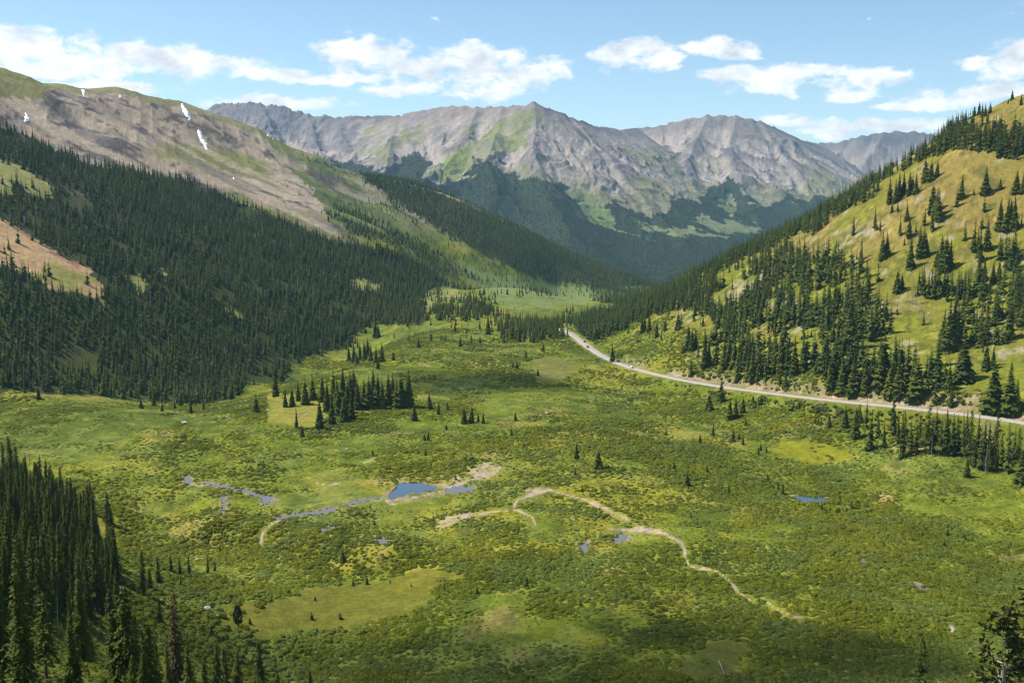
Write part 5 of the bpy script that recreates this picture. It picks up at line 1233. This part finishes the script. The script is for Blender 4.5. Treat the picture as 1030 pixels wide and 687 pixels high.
# fallen logs
def log_mesh(L_, r0):
    V = []; F_ = []; m = 8; rg = 7; rr_ = np.random.default_rng(3)
    for k in range(rg):
        t = k / (rg - 1)
        for s in range(m): a = 6.2832 * s / m; V.append((L_ * (t - .5), math.cos(a) * r0 * (1 - .5 * t) + .05 * math.sin(4 * t), math.sin(a) * r0 * (1 - .5 * t) + r0 * .8))
    for k in range(rg - 1):
        for s in range(m): a = k * m + s; b = k * m + (s + 1) % m; F_.append((a, a + m, b + m, b))
    F_ += [tuple(range(m)), tuple(reversed(range((rg - 1) * m, rg * m)))]
    return new_mesh('fallen_log', np.array(V), F_, M_grey)
for (a, b_, lab, lift) in [((723, 668), (729, 682), 'pale fallen log lying in the dark willows at the bottom', 1.0), ((71, 620), (78, 611), 'pale fallen trunk in the lower left stand', .8), ((205, 619), (220, 618), 'bleached fallen log on the smooth flat left of the pine', .1)]:
    p, q = hit(*a), hit(*b_)
    if p is None or q is None: continue
    d = q - p; L_ = float(min(np.linalg.norm(d), 14)); o = link('fallen_log', log_mesh(L_, .22), lab, 'log', None, None, None, (p + q) / 2 + [0, 0, lift])
    o.rotation_euler = (0, -math.asin(max(-.6, min(.6, d[2] / max(L_, 1e-3)))), math.atan2(d[1], d[0]))

# ------------------------------------------------------------------ cars on the road
M_glass, ntg, bg = mat('car_glass'); bg.inputs['Base Color'].default_value = (.02, .025, .03, 1); bg.inputs['Roughness'].default_value = .08; bg.inputs['Specular IOR Level'].default_value = .6
M_tyre = plain('tyre_rubber', (.02, .02, .02), .9); M_lamp = plain('headlight_lens', (.75, .75, .72), .2); M_rim = plain('wheel_rim', (.45, .45, .46), .35); M_red = plain('tail_light', (.35, .02, .02), .3)
def box(V, F_, x0, x1, y0, y1, z0, z1, tx=0, ty=0):
    b = len(V); V += [(x0, y0, z0), (x1, y0, z0), (x1, y1, z0), (x0, y1, z0), (x0 + tx, y0 + ty, z1), (x1 - tx, y0 + ty, z1), (x1 - tx, y1 - ty, z1), (x0 + tx, y1 - ty, z1)]
    F_ += [(b, b + 3, b + 2, b + 1), (b + 4, b + 5, b + 6, b + 7), (b, b + 1, b + 5, b + 4), (b + 1, b + 2, b + 6, b + 5), (b + 2, b + 3, b + 7, b + 6), (b + 3, b, b + 4, b + 7)]
def side_loft(profile, hw, tuck):
    """closed side profile (y, z) lofted across the width with rounded shoulders"""
    V = []; F_ = []; m = len(profile); secs = [(-hw, .90), (-hw * .97, 1.0), (hw * .97, 1.0), (hw, .90)]
    for sx, s in secs:
        for (py_, pz_) in profile: V.append((sx * (1 - tuck * max(0, pz_ - .95)), py_ * (s if abs(py_) > 1.5 else 1), .3 + (pz_ - .3) * (.97 if s < 1 else 1)))
    for k in range(3):
        for i in range(m): a = k * m + i; b = k * m + (i + 1) % m; F_.append((a, b, b + m, a + m))
    F_ += [tuple(reversed(range(m))), tuple(range(3 * m, 4 * m))]
    return np.array(V), F_
PROFILE = {'suv': [(-2.3, .35), (2.25, .35), (2.35, .62), (2.3, .92), (1.25, 1.05), (.75, 1.62), (.3, 1.72), (-1.9, 1.70), (-2.25, 1.05), (-2.35, .7)],
           'sedan': [(-2.3, .32), (2.3, .32), (2.38, .6), (2.25, .82), (1.15, .95), (.55, 1.36), (.1, 1.44), (-.9, 1.42), (-1.6, 1.02), (-2.25, .98), (-2.36, .65)],
           'van': [(-2.8, .4), (2.7, .4), (2.8, .75), (2.65, 1.1), (2.1, 1.3), (1.6, 2.15), (1.1, 2.3), (-2.6, 2.3), (-2.8, 2.1), (-2.85, .8)]}
def wheel_mesh(rad, wdt, m=16):
    V = []; F_ = []
    for sx in (-wdt / 2, wdt / 2):
        for s in range(m): a = 6.2832 * s / m; V.append((sx, math.cos(a) * rad, math.sin(a) * rad))
    for s in range(m): F_.append((s, (s + 1) % m, m + (s + 1) % m, m + s))
    F_ += [tuple(reversed(range(m))), tuple(range(m, 2 * m))]
    return np.array(V), F_
wv = wheel_mesh(.34, .22); tyre_me = new_mesh('tyre', wv[0], wv[1], M_tyre); rv = wheel_mesh(.2, .25, 12); rim_me = new_mesh('rim', rv[0], rv[1], M_rim)
def car(px, style, paint, label, face, side):
    j = int(np.argmin(np.abs(proj(RDf[:, 0], RDf[:, 1], RDf[:, 2])[0] - px))); p = RDf[j].copy(); t = RDf[min(j + 1, len(RDf) - 1)] - RDf[j - 1]; t[2] = 0; t /= np.linalg.norm(t)
    nrm = np.array([-t[1], t[0], 0]); p = p + nrm * side * 2.2; p[2] += .14
    rz = math.atan2(t[1], t[0]) - math.pi / 2 + (math.pi if face < 0 else 0)
    e = link('car' if style != 'van' else 'van', None, label, 'car' if style != 'van' else 'van', 'vehicles on the mountain road', None, None, p, rz)
    mp, n_, b_ = mat('car_paint'); b_.inputs['Base Color'].default_value = (*paint, 1); b_.inputs['Roughness'].default_value = .3; b_.inputs['Coat Weight'].default_value = .6; b_.inputs['Specular IOR Level'].default_value = .5
    pr = PROFILE[style]; hw = .92 if style != 'van' else 1.02; v, f = side_loft(pr, hw, .10 if style != 'van' else .03); body = link('body', new_mesh('car_body', v, f, mp, None, None, False), parent=e)
    top = max(q[1] for q in pr); y1 = pr[5][0]; yb = pr[7][0]
    V = []; F_ = []
    lo = pr[4][1] + .06; hi = top - .12
    for sx in (-1, 1):
        x = sx * (hw * (1 - (.10 if style != 'van' else .03) * (lo - .95)) + .004); x2 = sx * (hw * (1 - (.10 if style != 'van' else .03) * (hi - .95)) + .004)
        yy = [(yb + .15, yb + (y1 - yb) * .45), (yb + (y1 - yb) * .5, y1 - .02)]
        for (ya, yc) in (yy if style != 'van' else [(y1 - 1.0, y1 + .2)]):
            b0 = len(V); V += [(x, ya, lo), (x, yc + .25, lo), (x2, yc, hi), (x2, ya + .08, hi)]; F_.append((b0, b0 + 1, b0 + 2, b0 + 3) if sx > 0 else (b0 + 3, b0 + 2, b0 + 1, b0))
    link('side_window', new_mesh('side_window', np.array(V), F_, M_glass), parent=e)
    (ya, za), (yc, zc) = pr[4], pr[5]; o = .012
    for nm, (A_, B_) in {'windshield': (pr[4], pr[5]), 'rear_window': (pr[7], pr[8])}.items():
        A_ = np.array(A_); B_ = np.array(B_); dn = np.array([(B_ - A_)[1], -(B_ - A_)[0]]); dn = dn / np.linalg.norm(dn) * .012
        if (dn[0] > 0) != (nm == 'windshield'): dn = -dn
        P1 = A_ + (B_ - A_) * .12 + dn; P2 = A_ + (B_ - A_) * .88 + dn; w1 = hw * .82
        Vw = [(-w1, P1[0], P1[1]), (w1, P1[0], P1[1]), (w1 * .92, P2[0], P2[1]), (-w1 * .92, P2[0], P2[1])]
        link(nm, new_mesh(nm, np.array(Vw), [(0, 1, 2, 3)], M_glass), parent=e)
    for sx in (-1, 1):
        for wy_ in (pr[1][0] - .85, pr[0][0] + .85):
            w_ = link('wheel', tyre_me, parent=e, loc=(sx * (hw - .08), wy_, .34)); link('rim', rim_me, parent=w_)
        V = []; F_ = []; box(V, F_, sx * .62 - .16, sx * .62 + .16, pr[2][0] - .10, pr[2][0] + .02, .66, .82); link('headlight', new_mesh('headlight', np.array(V), F_, M_lamp), parent=e)
        V = []; F_ = []; box(V, F_, sx * .68 - .12, sx * .68 + .12, pr[-1][0] - .02, pr[-1][0] + .1, .72, .9); link('tail_light', new_mesh('tail_light', np.array(V), F_, M_red), parent=e)
car(586, 'sedan', (.03, .03, .035), 'dark car on the road near its far end', 1, -1)
car(593, 'suv', (.05, .06, .08), 'dark bluish car just below the other dark car on the road', -1, 1)
car(620, 'suv', (.02, .022, .025), 'black car on the road beside the lone dark spruce', 1, -1)
car(637, 'van', (.72, .71, .68), 'white van on the road right of the lone dark spruce', 1, 1)
car(567, 'sedan', (.38, .05, .04), 'red car on the gravel pullout at the far end of the road', 1, 0)

# ------------------------------------------------------------------ sun, sky, clouds, air
from mathutils import Vector
SUN_AZ, SUN_EL = math.radians(-74), math.radians(56)      # azimuth measured from straight ahead, negative to the left
sdir = Vector((math.sin(SUN_AZ) * math.cos(SUN_EL), math.cos(SUN_AZ) * math.cos(SUN_EL), math.sin(SUN_EL)))
sl = bpy.data.lights.new('sun', 'SUN'); sl.energy = 4.6; sl.angle = math.radians(.53); sl.color = (1, .94, .84)
so = bpy.data.objects.new('sun', sl); COL.objects.link(so); so.rotation_euler = sdir.to_track_quat('Z', 'Y').to_euler(); so.location = (0, 0, 3000)

wd = bpy.data.worlds.new('World'); sc.world = wd; wd.use_nodes = True; nt = wd.node_tree; N = nt.nodes; L = nt.links
bgn = N['Background']; SKY_S = .10; bgn.inputs['Strength'].default_value = SKY_S
sk = N.new('ShaderNodeTexSky'); sk.sky_type = 'NISHITA'; sk.sun_disc = False; sk.sun_elevation = SUN_EL; sk.sun_rotation = SUN_AZ
sk.altitude = 1500; sk.air_density = 1.0; sk.dust_density = .6; sk.ozone_density = 1.2
tc = N.new('ShaderNodeTexCoord'); sep = N.new('ShaderNodeSeparateXYZ'); L.new(tc.outputs['Generated'], sep.inputs[0])
def M_(op, a, b=None, c=None, clamp=False):
    n_ = N.new('ShaderNodeMath'); n_.operation = op; n_.use_clamp = clamp
    for i, v in enumerate((a, b, c)):
        if v is None: continue
        if isinstance(v, (int, float)): n_.inputs[i].default_value = v
        else: L.new(v, n_.inputs[i])
    return n_.outputs[0]
sx_, sy_, sz_ = sep.outputs
uu = M_('ARCTAN2', sx_, sy_); hyp = M_('SQRT', M_('ADD', M_('MULTIPLY', sx_, sx_), M_('MULTIPLY', sy_, sy_))); vv = M_('DIVIDE', sz_, M_('MAXIMUM', hyp, .02))
CL = [(25, 42, 66, 15), (75, 62, 80, 17), (150, 56, 70, 13), (205, 66, 80, 15), (270, 76, 55, 9), (310, 80, 30, 7), (45, 72, 90, 9), (275, 105, 85, 9), (120, 88, 60, 8), (345, 50, 35, 12), (380, 56, 66, 20), (425, 68, 45, 22), (400, 90, 50, 9), (350, 78, 40, 9),
      (475, 60, 40, 20), (500, 72, 62, 26), (545, 74, 40, 16), (490, 92, 50, 10), (628, 56, 38, 16), (650, 50, 32, 14), (668, 62, 25, 11), (725, 48, 48, 10), (745, 54, 35, 8), (684, 77, 12, 5), (740, 76, 40, 10), (785, 78, 52, 13), (770, 90, 38, 10), (868, 80, 45, 11), (830, 74, 35, 8), (855, 96, 30, 7), (910, 69, 17, 6),
      (775, 107, 22, 5), (985, 66, 26, 8), (1015, 70, 34, 16), (1040, 55, 40, 20), (1020, 12, 20, 12), (960, 98, 60, 11), (1000, 92, 45, 9), (885, 128, 70, 9), (840, 133, 60, 7), (720, 108, 20, 4), (440, 22, 9, 3), (822, 23, 8, 4), (872, 20, 9, 5), (930, 108, 60, 6), (800, 122, 50, 5), (60, 88, 100, 6)]
# gentle warp of the direction so the outlines billow
cv_ = N.new('ShaderNodeCombineXYZ'); L.new(uu, cv_.inputs[0]); L.new(M_('MULTIPLY', vv, 1.7), cv_.inputs[1])
def noise_(scale, detail, rough, off, dist=0):
    mp = N.new('ShaderNodeMapping'); mp.inputs['Location'].default_value = off; L.new(cv_.outputs[0], mp.inputs[0]); t_ = N.new('ShaderNodeTexNoise'); t_.inputs['Scale'].default_value = scale; t_.inputs['Detail'].default_value = detail; t_.inputs['Roughness'].default_value = rough; t_.inputs['Distortion'].default_value = dist; L.new(mp.outputs[0], t_.inputs['Vector']); return t_.outputs['Fac']
w1_ = noise_(22, 3, .5, (3, 1, 0)); w2_ = noise_(22, 3, .5, (9, 4, 2))
u2 = M_('ADD', uu, M_('MULTIPLY', M_('SUBTRACT', w1_, .5), .045)); v2 = M_('ADD', vv, M_('MULTIPLY', M_('SUBTRACT', w2_, .5), .022))
acc = None; acs = None
for (cx_, cy_, hw_, hh_) in CL:
    a, e = ray(cx_, cy_); u0 = math.atan2(float(a), 1); v0 = float(e) / math.sqrt(1 + float(a) ** 2); A_ = hw_ / 1000 * 1.12; B_ = hh_ / 1000 * 1.2
    du = M_('DIVIDE', M_('SUBTRACT', u2, u0), A_); dv = M_('DIVIDE', M_('SUBTRACT', v2, v0), B_)
    q = M_('SUBTRACT', 1.0, M_('ADD', M_('MULTIPLY', du, du), M_('MULTIPLY', dv, dv))); q = M_('MAXIMUM', q, -1.2)
    if hw_ < 24: q = M_('SUBTRACT', M_('MULTIPLY', q, .8), .5)
    acc = q if acc is None else M_('SMOOTH_MAX', acc, q, .35)
f1 = noise_(38, 10, .62, (0, 0, 0), .25); f2 = noise_(16, 5, .5, (5, 2, 1))
dens = M_('ADD', M_('MULTIPLY', acc, 1.05), M_('MULTIPLY', M_('SUBTRACT', f1, .53), 2.7))
mr = N.new('ShaderNodeMapRange'); mr.interpolation_type = 'SMOOTHERSTEP'; mr.inputs['From Min'].default_value = .12; mr.inputs['From Max'].default_value = 1.05; L.new(dens, mr.inputs['Value']); alpha = mr.outputs[0]
# cloud shading painted into the sky colour: greyer by noise and in thicker parts
f3 = noise_(26, 6, .55, (0, .022, .01), .2)
shade = M_('ADD', M_('MULTIPLY', M_('SUBTRACT', f3, .46), 4.0), M_('MULTIPLY', M_('SUBTRACT', dens, .9), .26), clamp=True)
cm = N.new('ShaderNodeMix'); cm.data_type = 'RGBA'; K_ = 1.0 / SKY_S
cm.inputs['A'].default_value = (.80 * K_, .80 * K_, .80 * K_, 1); cm.inputs['B'].default_value = (.47 * K_, .50 * K_, .545 * K_, 1); L.new(shade, cm.inputs['Factor'])
mx = N.new('ShaderNodeMix'); mx.data_type = 'RGBA'; L.new(M_('MULTIPLY', alpha, .96), mx.inputs['Factor']); tint = N.new('ShaderNodeMix'); tint.data_type = 'RGBA'; tint.blend_type = 'MULTIPLY'; tint.inputs['Factor'].default_value = 1; tint.inputs['B'].default_value = (1.02, 1.08, 1.03, 1); L.new(sk.outputs[0], tint.inputs['A']); L.new(tint.outputs['Result'], mx.inputs['A']); L.new(cm.outputs['Result'], mx.inputs['B'])
L.new(mx.outputs['Result'], bgn.inputs['Color'])

# air
me = bpy.data.meshes.new('haze'); V = []; F_ = []; box(V, F_, -12000, 12000, -400, 12500, -347, 800); me.from_pydata(V, [], F_)
mh = bpy.data.materials.new('mountain_haze'); mh.use_nodes = True; ntm = mh.node_tree; ntm.nodes.remove(ntm.nodes['Principled BSDF']); pv = ntm.nodes.new('ShaderNodeVolumePrincipled'); pv.inputs['Color'].default_value = (.36, .65, 1, 1); pv.inputs['Density'].default_value = HAZE = 3.1e-5; pv.inputs['Anisotropy'].default_value = 0.0
ntm.links.new(pv.outputs[0], ntm.nodes['Material Output'].inputs['Volume']); me.materials.append(mh)
link('haze', me, 'thin blue mountain air softening the far ranges', 'haze', None, 'stuff')

# real cumulus overhead, outside the frame, whose shadows lie on the valley
def cloud_mesh(a, b, c, seed):
    m, n_ = 60, 26; th = np.linspace(0, 2 * math.pi, m, endpoint=False); ph = np.linspace(.02, math.pi - .02, n_); T_, P_ = np.meshgrid(th, ph)
    x = np.cos(T_) * np.sin(P_); y = np.sin(T_) * np.sin(P_); z = np.cos(P_); d = 1 + .55 * fbm(x * 3 + 5, y * 3 + z * 2.3, 1.6, 4, seed) + .25 * fbm(x * 9, y * 9 + z * 7, 2.2, 3, seed + 3)
    z = np.where(z < -.25, -.25 + (z + .25) * .15, z)
    V = np.stack([x * d * a, y * d * b, z * d * c], -1).reshape(-1, 3); idn = np.arange(m * n_).reshape(n_, m)
    q = np.stack([idn[:-1], np.roll(idn, -1, 1)[:-1], np.roll(idn, -1, 1)[1:], idn[1:]], -1).reshape(-1, 4)[:, ::-1]
    F2 = [tuple(g) for g in q] + [tuple(idn[0][::1]), tuple(idn[-1][::-1])]
    return V, F2
mc = bpy.data.materials.new('cloud_vapour'); mc.use_nodes = True; ntc = mc.node_tree; ntc.nodes.remove(ntc.nodes['Principled BSDF']); pvc = ntc.nodes.new('ShaderNodeVolumePrincipled'); pvc.inputs['Color'].default_value = (1, 1, 1, 1); pvc.inputs['Density'].default_value = .010
ntc.links.new(pvc.outputs[0], ntc.nodes['Material Output'].inputs['Volume'])
ALT = 1500.0
def cloud_for(px, py, a, b, seed, lab):
    p = hit(px, py); s = (ALT - p[2]) / sdir.z
    v, f = cloud_mesh(a, b, 95, seed)
    link('cloud', new_mesh('cloud', v, f, mc, None, None, True), lab, 'cloud', 'cumulus drifting over the valley', None, None, (p[0] + sdir.x * s, p[1] + sdir.y * s, ALT))
cloud_for(610, 655, 105, 46, 1, 'small cumulus cloud high over the near end of the valley')
cloud_for(475, 384, 75, 55, 2, 'small cumulus cloud high over the middle of the valley')

# ------------------------------------------------------------------ render settings
sc.view_settings.view_transform = 'Standard'; sc.view_settings.look = 'None'; sc.view_settings.gamma = 1; sc.view_settings.use_curve_mapping = False
sc.view_settings.exposure = 0.62
sc.render.engine = 'CYCLES'; cy = sc.cycles; cy.filter_width = 1.15
cy.use_denoising = True; cy.max_bounces = 6; cy.diffuse_bounces = 2; cy.glossy_bounces = 2; cy.transmission_bounces = 2; cy.volume_bounces = 1; cy.transparent_max_bounces = 12
cy.use_adaptive_sampling = True; cy.adaptive_threshold = .02
print("done", time.time() - T0)
